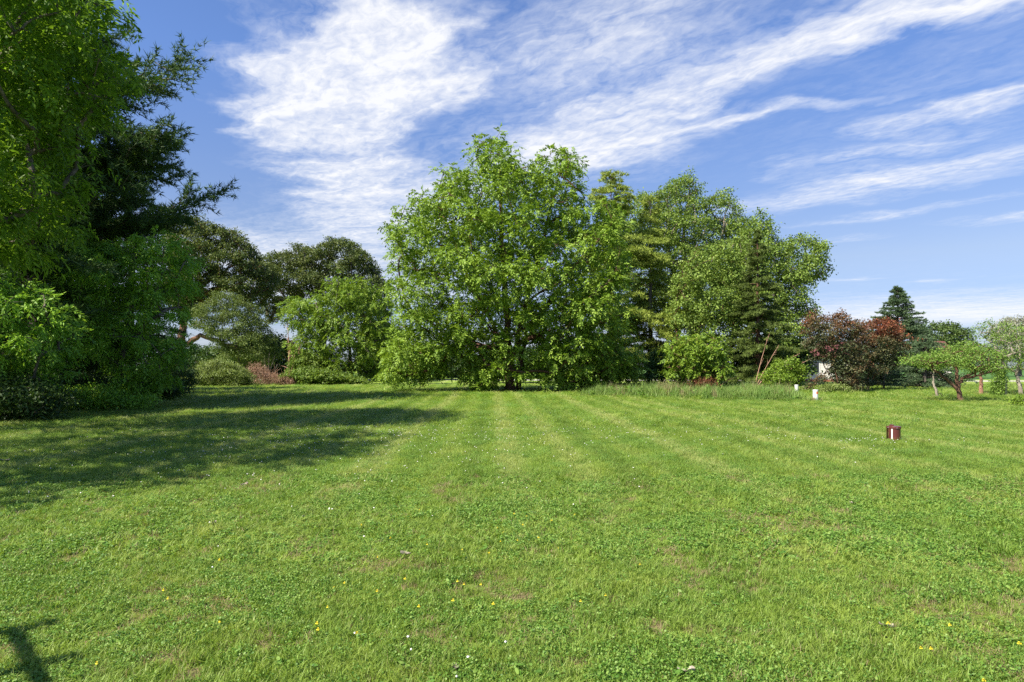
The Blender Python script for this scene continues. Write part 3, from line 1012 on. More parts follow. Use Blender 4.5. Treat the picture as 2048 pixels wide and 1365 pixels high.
broadleaf('walnut_tree', 'large bright green spreading tree in the middle of the lawn with a reddish brown trunk', 'tree',
          [(735, 435), (790, 438), (800, 400), (815, 380), (850, 392), (880, 330), (935, 340), (945, 285), (1005, 275), (1050, 320), (1080, 312), (1090, 295), (1150, 305), (1165, 340),
           (1168, 385), (1210, 400), (1250, 430), (1258, 520), (1255, 600), (1265, 640), (1265, 690), (1290, 735), (1280, 757), (1245, 768), (1215, 776), (1190, 786), (1140, 784),
           (1065, 772), (1062, 710), (1040, 690), (1000, 700), (1002, 765), (978, 790), (928, 786), (922, 752), (935, 715), (912, 700), (905, 762), (840, 770), (755, 772), (758, 740),
           (770, 690), (790, 650), (775, 600), (770, 560), (785, 520), (770, 480), (745, 455)],
          44.0, 'leaf_walnut', 'pinnate', SPEC_WALNUT, 'bark_brown',
          [[(1019, 786), (1018, 720), (1012, 620), (1005, 480), (1000, 340)], [(1019, 770), (1030, 690), (1060, 580), (1095, 450), (1115, 350)], [(1018, 740), (985, 650), (930, 540), (880, 420)],
           [(1036, 784, 0.8), (1044, 700, 1.2), (1100, 600, 2.0), (1190, 480, 2.5)]],
          0.30, rl=(0.85, 1.75), depth=6.2, per_m2=7.2, seed=3, tips_per=9, clump=0.22, spacing=0.90, twig=0.014,
          extra=[(965, 768, -2.5, 0.8), (945, 745, -2.2, 0.9), (975, 730, -2.8, 1.0), (955, 705, -2.5, 1.0), (1095, 745, -2.6, 1.0), (1085, 712, -3.0, 1.0), (1130, 765, -2.4, 0.9), (1150, 735, -3.0, 1.1), (1190, 768, -2.0, 0.9),
                 (1205, 735, -2.4, 1.1), (1250, 742, -1.0, 1.0), (1230, 705, -1.5, 1.1), (1180, 695, -3.2, 1.2), (1115, 680, -3.5, 1.2), (830, 748, -1.5, 1.0), (785, 752, -0.6, 0.8), (875, 742, -2.0, 0.9), (805, 715, -1.0, 1.0), (850, 708, -2.4, 1.1),
                 (890, 690, -3.0, 1.0), (930, 660, -3.4, 1.1), (1010, 690, -3.2, 0.9), (1030, 715, -3.4, 0.8), (1000, 740, -3.0, 0.7), (1045, 745, -2.8, 0.7), (905, 640, -3, 1.0), (1000, 620, -4.5, 1.2), (940, 590, -4.5, 1.3), (1150, 620, -4.5, 1.3), (1080, 560, -5, 1.3), (1200, 580, -3.5, 1.2), (1265, 762, 0.5, 0.7), (1060, 650, -4.0, 1.2)])

broadleaf('green_tree', 'bright green bushy tree between the oaks and the big lawn tree', 'tree',
          [(562, 600), (600, 580), (640, 590), (660, 555), (700, 548), (745, 560), (775, 590), (770, 620), (785, 650), (780, 700), (772, 758), (640, 755), (600, 735), (585, 700), (600, 660), (570, 640)],
          62.0, 'leaf_bright', 'pinnate', SPEC_BRIGHT, 'bark_grey', [[(702, 768), (700, 700), (690, 600)], [(702, 740), (740, 660), (745, 600)]], 0.22, rl=(0.9, 1.6), depth=4.5, per_m2=7.5, seed=5, twig=0.016, spacing=1.0, clump=0.26)

broadleaf('oak_tree', 'tall dark oak with thick twisted limbs beside the pine wall', 'tree',
          [(335, 440), (390, 430), (430, 448), (480, 460), (505, 490), (515, 520), (545, 530), (548, 580), (522, 605), (505, 640), (480, 600), (440, 585), (415, 600), (400, 640), (365, 640), (335, 600)],
          72.0, 'leaf_oak', 'simple', SPEC_OAK, 'bark_brown', [[(350, 768), (362, 690), (370, 620), (376, 540), (400, 480)], [(366, 690), (400, 670), (450, 690), (500, 700)], [(372, 600), (420, 560), (470, 530)]], 0.50,
          rl=(0.6, 1.6), depth=5.0, per_m2=5.2, seed=8, twig=0.03, clump=0.22, spacing=0.9)
broadleaf('oak_tree', 'broad dark oak behind the bright green bushy tree', 'tree',
          [(512, 530), (545, 502), (580, 502), (600, 487), (640, 497), (665, 470), (700, 475), (735, 502), (758, 540), (785, 580), (785, 640), (720, 640), (660, 600), (600, 600), (560, 640), (530, 660), (522, 600)],
          82.0, 'leaf_oak', 'simple', SPEC_OAK, 'bark_grey', [[(650, 765), (645, 680), (640, 580), (660, 510)], [(645, 690), (580, 610), (545, 560)], [(645, 670), (710, 580), (740, 530)]], 0.45,
          rl=(0.65, 1.7), depth=5.0, per_m2=4.8, seed=9, twig=0.03, clump=0.22, spacing=0.87)
broadleaf('olive_tree', 'small grey green tree in front of the tall oak', 'tree',
          [(382, 650), (410, 600), (450, 578), (490, 590), (512, 620), (535, 650), (560, 685), (560, 735), (490, 740), (440, 718), (430, 685), (400, 672)],
          66.0, 'leaf_olive', 'simple', dict(SPEC_OAK, len=0.17, wid=0.09, n=10), 'bark_grey', [[(480, 768), (478, 700), (460, 630)]], 0.16, rl=(0.7, 1.3), depth=3.5, per_m2=7.5, seed=10, twig=0.016, clump=0.22, spacing=0.95)

SPEC_SHRUB = dict(n=9, spread=0.12, len=0.12, wid=0.06, droop=0.05)
broadleaf('light_shrub', 'rounded pale green shrub at the lawn edge below the tall oak', 'shrub',
          [(368, 752), (400, 728), (430, 715), (470, 722), (500, 745), (505, 774), (368, 778)], 54.0, 'leaf_shrub', 'simple', SPEC_SHRUB, 'bark_grey',
          [[(435, 776), (436, 755), (434, 735)], [(435, 772), (470, 745)]], 0.05, rl=(0.35, 0.7), depth=1.6, per_m2=22, seed=12)
broadleaf('vine_shrub', 'low leafy green thicket at the foot of the bright green bushy tree', 'shrub',
          [(560, 750), (600, 738), (650, 738), (690, 748), (735, 760), (738, 770), (570, 771)], 58.0, 'leaf_vine', 'simple', dict(SPEC_SHRUB, len=0.16, wid=0.12), 'bark_grey',
          [[(640, 770), (640, 755), (630, 745)]], 0.04, rl=(0.35, 0.65), depth=1.5, per_m2=20, seed=13)
broadleaf('green_shrub', 'small green shrub beside the pale dead snag', 'shrub',
          [(573, 742), (590, 712), (620, 702), (648, 722), (650, 752), (590, 760)], 60.0, 'leaf_vine', 'simple', dict(SPEC_SHRUB, len=0.15, wid=0.09), 'bark_grey',
          [[(612, 768), (612, 740), (610, 720)]], 0.05, rl=(0.4, 0.8), depth=1.5, per_m2=16, seed=14)

# right of the walnut: two soft pines, cottonwood, maple, ragged spruce
conifer('pine_tree', 'tall olive pine right behind the big lawn tree', 'tree', 1222, 57.0, 338, 'needle_olive', 'bark_grey', 0.26,
        lambda f: 5.6 * (1 - f) ** 0.55 * (0.75 + 0.25 * math.sin(f * 23)), z0=1.2, whorl=0.62, per=7, rise=0.28, droop=0.30, nl=0.28, nw=0.055, nn=8, seed=21, step=0.20, side_gap=0.24, side_len=0.55, wob=0.35, spread=1.0)
conifer('pine_tree', 'yellowish pine with soft drooping boughs between the tall olive pine and the cottonwood', 'tree', 1300, 58.0, 392, 'needle_olive', 'bark_grey', 0.26,
        lambda f: 4.8 * (1 - f) ** 0.5 * (0.72 + 0.28 * math.sin(f * 19 + 1)), z0=1.6, whorl=0.62, per=7, rise=0.25, droop=0.42, nl=0.30, nw=0.055, nn=8, seed=22, step=0.20, side_gap=0.24, side_len=0.6, wob=0.4, spread=1.0)
broadleaf('cottonwood_tree', 'tall airy cottonwood with pale limbs behind the pines', 'tree',
          [(1215, 420), (1250, 390), (1290, 385), (1330, 365), (1360, 348), (1400, 360), (1405, 400), (1440, 370), (1475, 385), (1470, 420), (1520, 440), (1505, 480), (1525, 540), (1500, 600), (1490, 650), (1440, 660), (1380, 650), (1330, 640), (1260, 600), (1215, 520)],
          66.0, 'leaf_cotton', 'simple', SPEC_COTTON, 'bark_pale', [[(1392, 768), (1385, 690), (1372, 580), (1366, 480), (1380, 380)], [(1386, 690), (1430, 560), (1450, 430)], [(1385, 660), (1340, 520), (1335, 420)]], 0.36,
          rl=(0.9, 1.7), depth=5.0, per_m2=4.4, seed=23, twig=0.022, clump=0.23, spacing=0.84)
broadleaf('maple_tree', 'rounded green maple leaning out over the purple shrubs', 'tree',
          [(1470, 480), (1500, 425), (1530, 430), (1550, 470), (1570, 482), (1592, 465), (1640, 475), (1654, 495), (1640, 512), (1662, 545), (1640, 578), (1612, 565), (1605, 590), (1625, 630), (1615, 680), (1600, 725), (1540, 735), (1490, 720), (1470, 640), (1465, 560)],
          60.0, 'leaf_cotton', 'simple', SPEC_COTTON, 'bark_grey', [[(1545, 768), (1546, 700), (1548, 620), (1560, 530)], [(1547, 640), (1590, 560), (1625, 510)]], 0.24,
          rl=(0.8, 1.4), depth=4.0, per_m2=5.0, seed=24, twig=0.018, spacing=0.86)
conifer('ragged_spruce', 'ragged brownish conifer between the cottonwood and the purple shrubs', 'tree', 1515, 51.0, 458, 'needle_brown', 'bark_brown', 0.20,
        lambda f: 3.5 * (1 - f) ** 0.75 * (0.8 + 0.2 * math.sin(f * 31)), z0=0.9, whorl=0.40, per=8, rise=0.10, droop=0.28, nl=0.18, nw=0.046, nn=11, seed=25, step=0.14, side_gap=0.19, side_len=0.38, wob=0.45, upturn=0.12, spread=0.9)
broadleaf('elm_tree', 'dark leafy tree filling the gap below the cottonwood behind the young bright green tree', 'tree',
          [(1345, 560), (1375, 500), (1420, 480), (1465, 500), (1490, 560), (1485, 690), (1450, 722), (1350, 718), (1335, 640)], 54.0, 'leaf_cotton', 'simple', SPEC_COTTON, 'bark_brown',
          [[(1402, 768), (1406, 700), (1412, 600)], [(1404, 700), (1440, 640), (1455, 570)]], 0.2, rl=(0.6, 1.2), depth=3.4, per_m2=6.2, seed=29, twig=0.018, spacing=1.05)
broadleaf('walnut_sapling', 'young bright green tree with a thin trunk rising from the tall grass', 'tree',
          [(1328, 692), (1370, 665), (1420, 665), (1447, 690), (1457, 730), (1452, 757), (1410, 768), (1370, 752), (1330, 747)], 41.0, 'leaf_bright', 'pinnate',
          dict(SPEC_WALNUT, rachis=0.36), 'bark_red', [[(1389, 780), (1388, 740), (1390, 700), (1394, 675)]], 0.07, rl=(0.4, 0.75), depth=1.9, per_m2=11, seed=26, twig=0.010, spacing=0.95)
broadleaf('dark_shrub', 'dark green thicket under the yellowish pine', 'shrub',
          [(1280, 720), (1320, 690), (1380, 700), (1440, 715), (1470, 745), (1460, 772), (1285, 772)], 53.0, 'leaf_dark', 'simple', dict(SPEC_SHRUB, len=0.16, wid=0.09), 'bark_grey',
          [[(1370, 778), (1370, 740), (1365, 715)]], 0.08, rl=(0.6, 1.0), depth=1.8, per_m2=11, seed=27)
broadleaf('vine_shrub', 'low green bush at the foot of the ragged conifer behind the tall grass', 'shrub',
          [(1530, 745), (1555, 722), (1585, 712), (1606, 730), (1608, 772), (1535, 775)], 44.0, 'leaf_bright', 'simple', dict(SPEC_SHRUB, len=0.14, wid=0.07), 'bark_grey',
          [[(1575, 782), (1575, 760), (1578, 740)]], 0.05, rl=(0.35, 0.65), depth=1.3, per_m2=18, seed=28)

# purple shrubs, blue spruce, apple trees
def tone_top(z_lo, z_hi, amp=1.0, hot=None):
    def f(v, r):
        n = len(v) // 4
        c = v.reshape(n, 4, 3).mean(1)
        k = np.clip((c[:, 2] - z_lo) / (z_hi - z_lo), 0, 1) * amp
        k = k + (vnoise(c[:, 0], c[:, 2] + c[:, 1], 0.55, 31) - 0.5) * 0.9
        if hot is not None:
            k = k + 0.55 * np.exp(-(((c[:, 0] - hot[0]) / hot[2]) ** 2 + ((c[:, 2] - hot[1]) / hot[3]) ** 2))
        k = np.clip(k + r.normal(size=n) * 0.12, 0, 1)
        return np.repeat(k, 4)
    return f


SPEC_PURPLE = dict(n=8, spread=0.11, len=0.13, wid=0.085, droop=0.1)
broadleaf('purple_shrub', 'tall dark purple green shrub nearest the white pipe with reddish top leaves', 'shrub',
          [(1612, 650), (1622, 612), (1650, 630), (1680, 622), (1715, 640), (1735, 665), (1722, 700), (1715, 740), (1718, 786), (1668, 787), (1668, 752), (1645, 708), (1614, 702)],
          42.0, 'leaf_purple', 'simple', SPEC_PURPLE, 'bark_brown', [[(1680, 788), (1670, 740), (1650, 680)], [(1682, 780), (1690, 720), (1690, 660)], [(1678, 782), (1650, 735), (1632, 690)]], 0.06,
          rl=(0.32, 0.65), depth=1.7, per_m2=16, seed=31, twig=0.010, tone=tone_top(2.6, 5.6, 0.75), spacing=1.02,
          extra=[(1622, 690, 0.2, 0.45), (1632, 715, 0.4, 0.4), (1645, 758, 0.2, 0.45), (1630, 775, 0.6, 0.35)])
broadleaf('purple_shrub', 'wide shrub with rusty red leaves on top beside the blue spruce', 'shrub',
          [(1700, 665), (1728, 642), (1760, 632), (1800, 645), (1808, 680), (1802, 720), (1785, 740), (1755, 748), (1750, 772), (1700, 780), (1690, 740)],
          45.0, 'leaf_purple', 'simple', SPEC_PURPLE, 'bark_brown', [[(1735, 784), (1738, 740), (1745, 680)], [(1736, 780), (1760, 730), (1780, 680)]], 0.06,
          rl=(0.35, 0.7), depth=1.8, per_m2=15, seed=32, twig=0.010, tone=tone_top(1.9, 5.4, 0.75, (24.8, 4.3, 1.3, 1.0)), spacing=1.0)
broadleaf('bed_shrub', 'small yellow green plants at the foot of the purple shrub nearest the white pipe', 'shrub',
          [(1640, 780), (1655, 770), (1690, 772), (1700, 786), (1645, 788)], 41.0, 'leaf_shrub', 'simple', dict(SPEC_SHRUB, len=0.10), 'bark_grey', [[(1668, 788), (1668, 780)]], 0.02, rl=(0.15, 0.3), depth=0.6, per_m2=50, seed=33)

conifer('blue_spruce', 'dense cone shaped blue green spruce behind the rusty red shrub', 'tree', 1795, 56.0, 572, 'needle_blue', 'bark_grey', 0.20,
        lambda f: 5.3 * (1 - f) ** 1.0, z0=0.35, whorl=0.26, per=12, rise=0.10, droop=0.22, nl=0.18, nw=0.060, nn=7, seed=41, step=0.17, side_gap=0.24, side_len=0.30, wob=0.22, upturn=0.14)
conifer('blue_spruce', 'low spreading blue green spruce with dark skirts behind the apple tree', 'tree', 1850, 50.0, 668, 'needle_blue', 'bark_grey', 0.15,
        lambda f: 2.3 * (1 - f) ** 0.6, z0=0.25, whorl=0.24, per=11, rise=0.05, droop=0.16, nl=0.16, nw=0.044, nn=9, seed=42, step=0.17, side_gap=0.24, side_len=0.30, wob=0.25)
conifer('juniper', 'low dark evergreen bush between the rusty red shrub and the spruces', 'shrub', 1768, 47.0, 733, 'needle_blue', 'bark_grey', 0.08,
        lambda f: 1.7 * (1 - f) ** 0.4, z0=0.2, whorl=0.22, per=9, rise=0.2, droop=0.12, nl=0.12, nw=0.03, nn=8, seed=43, step=0.15, side_gap=0.22, side_len=0.30)

SPEC_APPLE = dict(n=8, spread=0.10, len=0.088, wid=0.050, droop=0.1)
broadleaf('apple_tree', 'low spreading apple tree with a leaning forked trunk on the right lawn', 'tree',
          [(1800, 718), (1835, 700), (1880, 702), (1900, 692), (1930, 676), (1960, 686), (1985, 715), (2004, 742), (1985, 752), (1950, 748), (1920, 745), (1890, 738), (1850, 738), (1812, 735)],
          31.2, 'leaf_apple', 'simple', SPEC_APPLE, 'bark_brown', [[(1924, 806), (1918, 785), (1914, 760), (1913, 735), (1910, 712)], [(1917, 782), (1890, 757), (1868, 738), (1850, 724)], [(1917, 770, 0.1), (1930, 755), (1950, 746), (1968, 735)],
                                                                    [(1929, 757, 0.1), (1945, 752, -0.2), (1962, 748, -0.3)]], 0.125,
          rl=(0.34, 0.62), depth=1.5, per_m2=19, seed=51, twig=0.008, spacing=0.95, clump=0.3)
broadleaf('apple_tree', 'small crooked apple tree with sprouts at its foot behind the leaning apple tree', 'tree',
          [(1835, 715), (1865, 702), (1895, 708), (1905, 725), (1890, 742), (1850, 742)], 34.5, 'leaf_apple', 'simple', SPEC_APPLE, 'bark_pale',
          [[(1876, 800), (1872, 780), (1866, 765), (1868, 745), (1872, 725)]], 0.075, rl=(0.32, 0.55), depth=1.0, per_m2=17, seed=52, twig=0.008,
          extra=[(1873, 794, 0, 0.22), (1885, 790, 0.1, 0.25), (1879, 782, 0.1, 0.2)])
broadleaf('apple_tree', 'apple tree on a thick straight flaking pinkish trunk', 'tree',
          [(1925, 700), (1945, 680), (1975, 690), (2000, 705), (2010, 735), (1990, 750), (1945, 745), (1930, 725)], 38.3, 'leaf_apple', 'simple', SPEC_APPLE, 'bark_red',
          [[(1963, 793), (1962, 770), (1961, 748), (1963, 720)]], 0.125, rl=(0.38, 0.65), depth=1.4, per_m2=14, seed=53, twig=0.008)
broadleaf('fruit_tree', 'tall open fruit tree with a pale trunk at the right edge', 'tree',
          [(1940, 655), (1962, 632), (1990, 640), (2020, 650), (2055, 640), (2100, 670), (2115, 730), (2060, 748), (2012, 745), (1985, 720), (1992, 690), (1960, 672)], 35.5, 'leaf_apple', 'simple', SPEC_APPLE, 'bark_pale',
          [[(2044, 797), (2038, 770), (2033, 745), (2040, 715), (2036, 680)], [(2034, 745), (2010, 735), (1985, 738), (1960, 744)]], 0.115, rl=(0.36, 0.66), depth=1.6, per_m2=12, seed=54, twig=0.008, spacing=1.0)
broadleaf('caged_sapling', 'tiny staked sapling with weeds at its foot left of the wire fence', 'sapling',
          [(1985, 770), (1995, 740), (2006, 735), (2014, 760), (2010, 785), (1990, 792)], 36.0, 'leaf_apple', 'simple', SPEC_APPLE, 'bark_grey', [[(2003, 797), (2002, 770), (2004, 742)]], 0.018, rl=(0.14, 0.26), depth=0.4, per_m2=16, seed=55, twig=0.004)
broadleaf('low_bush', 'low leafy bush cut by the right edge of the lawn', 'shrub',
          [(2030, 805), (2050, 795), (2085, 800), (2090, 816), (2035, 818)], 27.5, 'leaf_bright', 'simple', dict(SPEC_SHRUB, len=0.10, wid=0.05), 'bark_grey', [[(2060, 818), (2060, 805)]], 0.02, rl=(0.16, 0.3), depth=0.6, per_m2=45, seed=56)

SPEC_FAR = dict(n=9, spread=0.26, len=0.30, wid=0.20, droop=0.2)
broadleaf('garden_tree', 'rounded green tree behind the house with the maroon roof', 'tree',
          [(1838, 668), (1862, 645), (1905, 638), (1935, 662), (1945, 705), (1930, 735), (1845, 735)], 98.0, 'leaf_far', 'simple', SPEC_FAR, 'bark_grey', [[(1890, 759), (1890, 720), (1885, 680)]], 0.25, rl=(1.0, 1.7), depth=3.5, per_m2=3.4, seed=61, twig=0.02)
broadleaf('pale_tree', 'pale whitish far tree at the right edge beyond the road', 'tree',
          [(1985, 655), (2010, 632), (2045, 628), (2085, 645), (2095, 720), (1990, 728)], 118.0, 'leaf_pale', 'simple', SPEC_FAR, 'bark_grey', [[(2040, 753), (2040, 710), (2042, 660)]], 0.25, rl=(1.1, 1.9), depth=4, per_m2=2.4, seed=62, twig=0.02)

# dark wall of trees on the left
SPEC_WILLOW = dict(n=9, rachis=0.40, len=0.19, wid=0.060, droop=0.40)


def thin_off(S, r):
    """fewer leaves where the crown is outside the picture"""
    px = 1024 + S[:, 0] / S[:, 1] * FPX
    py = HORIZON - (S[:, 2] - CAMH) / S[:, 1] * FPX
    off = (px < -90) | (py < -90)
    return ~off | (r.random(len(S)) < 0.14)


broadleaf('locust_tree', 'leafy yellow green tree overhanging from the left edge with slender leaves', 'tree',
          [(-620, -150), (-380, -420), (-60, -420), (100, -230), (248, 20), (196, 110), (186, 200), (120, 262), (165, 325), (105, 372), (80, 440), (10, 520), (-100, 520), (-420, 600), (-640, 300)],
          15.5, 'leaf_willow', 'pinnate', SPEC_WILLOW, 'bark_grey', [[(-255, 876), (-250, 560), (-230, 250), (-180, -80)], [(-250, 500), (-100, 200), (60, 10)], [(-250, 560), (-420, 300)]], 0.22,
          rl=(0.5, 0.95), depth=3.9, per_m2=18, seed=71, twig=0.010, thin=thin_off, spacing=0.98, clump=0.22, flat=0.6)
k = 7.2 / FPX
broadleaf('shade_tree', 'leafy tree outside the left edge whose dappled shade falls across the near lawn', 'tree',
          [(1024 + x / k, HORIZON - (z - CAMH) / k) for x, z in ((-18.5, 5), (-17.5, 11), (-14.5, 14.5), (-11.5, 12.5), (-9.6, 8), (-10.5, 4.5), (-14, 3.2))],
          7.2, 'leaf_willow', 'simple', dict(n=9, spread=0.30, len=0.34, wid=0.16, droop=0.3), 'bark_grey',
          [[(1024 - 14.2 / k, HORIZON + CAMH / k), (1024 - 14.2 / k, HORIZON - 3 / k), (1024 - 14.0 / k, HORIZON - 7 / k), (1024 - 14.1 / k, HORIZON - 10.5 / k)]], 0.24,
          rl=(0.7, 1.2), depth=4.6, per_m2=2.1, seed=77, twig=0.014, spacing=1.3, clump=0.21)
PINE = dict(nl=0.28, nw=0.042, nn=10, step=0.22, side_gap=0.26, side_len=0.72, wob=0.35, spread=0.95)
conifer('pine_tree', 'tall dark pine with long ragged boughs against the sky on the left', 'tree', 70, 28.5, -70, 'needle_pine', 'bark_grey', 0.34,
        lambda f: min(6.7, 14.0 * (1 - f) ** 0.756) * (0.84 + 0.16 * math.sin(f * 40)) * min(1, 0.72 + f * 0.6), z0=0.8, whorl=0.66, per=6, rise=0.20, droop=0.18, seed=79, upturn=0.16, bough_r=0.03, **dict(PINE, wob=0.22))
conifer('pine_tree', 'dark pine beside the tall oak at the far end of the left tree wall', 'tree', 262, 37.5, 330, 'needle_pine', 'bark_grey', 0.26,
        lambda f: 3.4 * (1 - f) ** 0.45 * (0.85 + 0.15 * math.sin(f * 33)), z0=0.5, whorl=0.75, per=6, rise=0.14, droop=0.22, seed=73, upturn=0.10, **dict(PINE, nw=0.044, nn=10))
conifer('pine_tree', 'dark pine at the left edge behind the slender leaved tree', 'tree', -60, 23.0, -20, 'needle_pine', 'bark_grey', 0.30,
        lambda f: 4.6 * (1 - f) ** 0.5, z0=0.6, whorl=0.9, per=5, rise=0.16, droop=0.22, seed=74, **dict(PINE, nw=0.044, nn=9))
SPEC_ASH = dict(n=9, rachis=0.34, len=0.17, wid=0.055, droop=0.45)
broadleaf('ash_tree', 'fresh green tree with drooping sprays in front of the dark pines', 'tree',
          [(120, 480), (180, 445), (240, 475), (300, 485), (352, 432), (378, 500), (368, 600), (352, 640), (376, 700), (350, 752), (318, 795), (250, 782), (205, 700), (150, 640)],
          27.0, 'leaf_shade', 'pinnate', SPEC_ASH, 'bark_grey', [[(238, 820), (245, 700), (262, 580), (275, 500)], [(245, 690), (300, 620), (335, 520)]], 0.14, rl=(0.5, 0.95), depth=2.8, per_m2=20, seed=75, twig=0.010, spacing=1.12, clump=0.22, flat=0.65)
broadleaf('ash_tree', 'fresh green low tree at the left edge under the slender leaved tree', 'tree',
          [(-160, 560), (-60, 500), (60, 560), (120, 600), (150, 690), (100, 780), (-20, 800), (-160, 780)],
          21.0, 'leaf_shade', 'pinnate', SPEC_ASH, 'bark_grey', [[(-20, 838), (-10, 740), (10, 620)]], 0.11, rl=(0.45, 0.85), depth=2.4, per_m2=18, seed=76, twig=0.010, spacing=1.12, clump=0.22, flat=0.65)
for i, (poly, dd, sd, lab, mat) in enumerate((
        ([(110, 800), (150, 765), (230, 772), (290, 790), (318, 800), (310, 816), (120, 832)], 25.0, 81, 'low bright green undergrowth at the foot of the left pines', 'leaf_shade'),
        ([(-120, 780), (-40, 740), (60, 750), (120, 780), (125, 838), (-120, 848)], 20.0, 82, 'dark undergrowth at the left edge of the lawn', 'leaf_dark'),
        ([(200, 770), (270, 740), (330, 750), (372, 772), (370, 796), (210, 812)], 33.0, 83, 'dark undergrowth below the fresh green tree with drooping sprays', 'leaf_dark'),
        ([(300, 730), (340, 700), (380, 730), (392, 775), (310, 785)], 44.0, 84, 'dark bush between the left tree wall and the pale green shrub', 'leaf_dark'))):
    A = np.array(poly, float)
    cx, by = A[:, 0].mean(), A[:, 1].max()
    broadleaf('undergrowth', lab, 'shrub', poly, dd, mat, 'simple', dict(SPEC_SHRUB, len=0.12, wid=0.06), 'bark_grey', [[(cx, by), (cx, by - 20), (cx + 5, A[:, 1].min() + 15)]], 0.03, rl=(0.35, 0.7), depth=1.4, per_m2=20, seed=sd, twig=0.006)
for i, (px, d_, top, sd, lab) in enumerate(((-10, 40, 180, 91, 'dark spruce filling the gap behind the tall dark pine'), (110, 40.5, 230, 92, 'dark spruce behind the fresh green tree with drooping sprays'))):
    conifer('dark_spruce', lab, 'tree', px, d_, top, 'needle_pine', 'bark_grey', 0.25, lambda f: 5.2 * (1 - f) ** 0.6, z0=0.4, whorl=0.6, per=8, rise=0.05, droop=0.25, seed=sd, nl=0.34, nw=0.12, nn=5, step=0.26, side_gap=0.32, side_len=0.55)

# dark shrub row behind the oaks, and the far woods
for i, (x0, x1, ytop, dd, sd, lab) in enumerate((
        (350, 480, 690, 84, 101, 'dark green thicket below the tall oak'), (455, 600, 665, 80, 102, 'dark green thicket below the broad dark oak'),
        (720, 815, 640, 76, 103, 'dark green thicket between the bright green bushy tree and the big lawn tree'), (800, 960, 690, 88, 104, 'dark green thicket seen under the left boughs of the big lawn tree'),
        (955, 1110, 688, 70, 105, 'dark green thicket right behind the trunk of the big lawn tree'), (1100, 1260, 695, 66, 106, 'dark green thicket seen under the right boughs of the big lawn tree'),
        (1455, 1545, 690, 57, 107, 'dark green thicket at the foot of the ragged conifer'), (1540, 1612, 672, 60, 108, 'dark green thicket below the rounded green maple'))):
    poly = [(x0, 762), (x0, ytop + 22), (x0 * 0.7 + x1 * 0.3, ytop), (x0 * 0.3 + x1 * 0.7, ytop + 6), (x1, ytop + 24), (x1, 762)]
    broadleaf('thicket', lab, 'shrub', poly, dd, 'leaf_dark', 'simple', SPEC_FAR, 'bark_grey', [[((x0 + x1) / 2, 766), ((x0 + x1) / 2, 735), ((x0 + x1) / 2, ytop + 20)]], 0.12, rl=(0.9, 1.5), depth=3, per_m2=4.2, seed=sd, twig=0.016)
r = np.random.default_rng(5)
fl = []
for x in np.arange(-190, 60, 2.2):
    y = r.uniform(150, 170)
    fl.append((np.array([x + r.normal(), y, r.uniform(0.9, 1.8)]), r.uniform(1.4, 2.3)))
S, O, _ = crown_sprays(fl, 2.6, r, 8)
v, t_, lv, cl = sprays(S, O, 'simple', dict(n=7, spread=0.35, len=0.45, wid=0.32), r)
tag(link('far_woods', mesh_from('far_woods', v, tris=t_, attrs={'lv': lv, 'cl': cl}), M['leaf_far']), 'low dark line of far woods on the horizon', 'woods', kind='stuff')

# ------------------------------------------------------------------ dead wood, tall grass
def bare(name, label, px, py, d, specs, mat, r0, seed, n_side=6, cat='dead wood', side_f=0.35, up=0.6):
    """bare branching stems: specs = list of (tip px, tip py, depth offset)"""
    r = np.random.default_rng(seed)
    b = px2w(px, py, d); b[2] = 0
    root = thing(name, label, cat, tuple(float(q) for q in b))
    for (tx, ty, dd) in specs:
        q = px2w(tx, ty, d) + np.array([0, dd, 0]) - b
        p = bez(np.array([0, 0, -0.03]), q, r, 7, 0.06, 0.05)
        rr = r0 * np.linspace(1, 0.25, 7)
        paths = [(p, rr)]
        L = np.linalg.norm(q)
        for k in range(n_side):
            f = r.uniform(0.3, 0.95)
            o = np.array([np.interp(f, np.linspace(0, 1, 7), p[:, i]) for i in range(3)])
            e = o + unit(q / L * 0.8 + r.normal(size=3) * 0.7 + np.array([0, 0, up * 0.4])) * L * side_f * r.uniform(0.4, 1) * (1.15 - f)
            if e[2] < 0.03: e[2] = 0.03
            paths.append((bez(o, e, r, 4, 0.03, 0.06), r0 * np.array([0.4, 0.32, 0.22, 0.1])))
        v, qd = tubes(paths, 5)
        link('branch', mesh_from('branch', v, quads=qd, smooth=True), mat, root)
    return root


bare('dead_snag', 'pale dead branching snag beside the bright green bushy tree', 577, 768, 60.5, [(574, 640, 0), (592, 672, 0.2), (604, 684, -0.2), (580, 690, 0.1)], M['bark_dead'], 0.075, 1, 9)
bare('dead_bush', 'bare twiggy bush left of the pale dead snag', 538, 766, 59.5, [(528, 715, 0), (548, 712, 0.3), (556, 728, 0), (540, 705, -0.2)], M['bark_grey'], 0.035, 2, 8)
r = np.random.default_rng(17)
root = thing('dead_brush', 'heap of reddish dead brush at the lawn edge beside the pale green shrub', 'brush', tuple(px2w(540, 770, 57)[:2]) + (0,))
org = np.array(root.location)
S = np.stack([r.uniform(ground_x(498, 57), ground_x(588, 57), 900), r.normal(57, 0.6, 900), np.zeros(900)], 1)
hgt = np.interp(S[:, 0], [ground_x(498, 57), ground_x(512, 57), ground_x(535, 57), ground_x(588, 57)], [1.3, 2.0, 1.1, 0.5])
S[:, 2] = hgt * r.random(900) ** 0.7 + 0.05
v, t_, lv, cl = sprays(S, unit(r.normal(size=(900, 3)) + np.array([0, 0, 0.6])), 'simple', dict(n=8, spread=0.13, len=0.17, wid=0.03, droop=0.0), r)
link('dry_leaves', mesh_from('dry_leaves', v - org, tris=t_, attrs={'lv': lv, 'cl': cl}), M['leaf_dry'], root)
paths = []
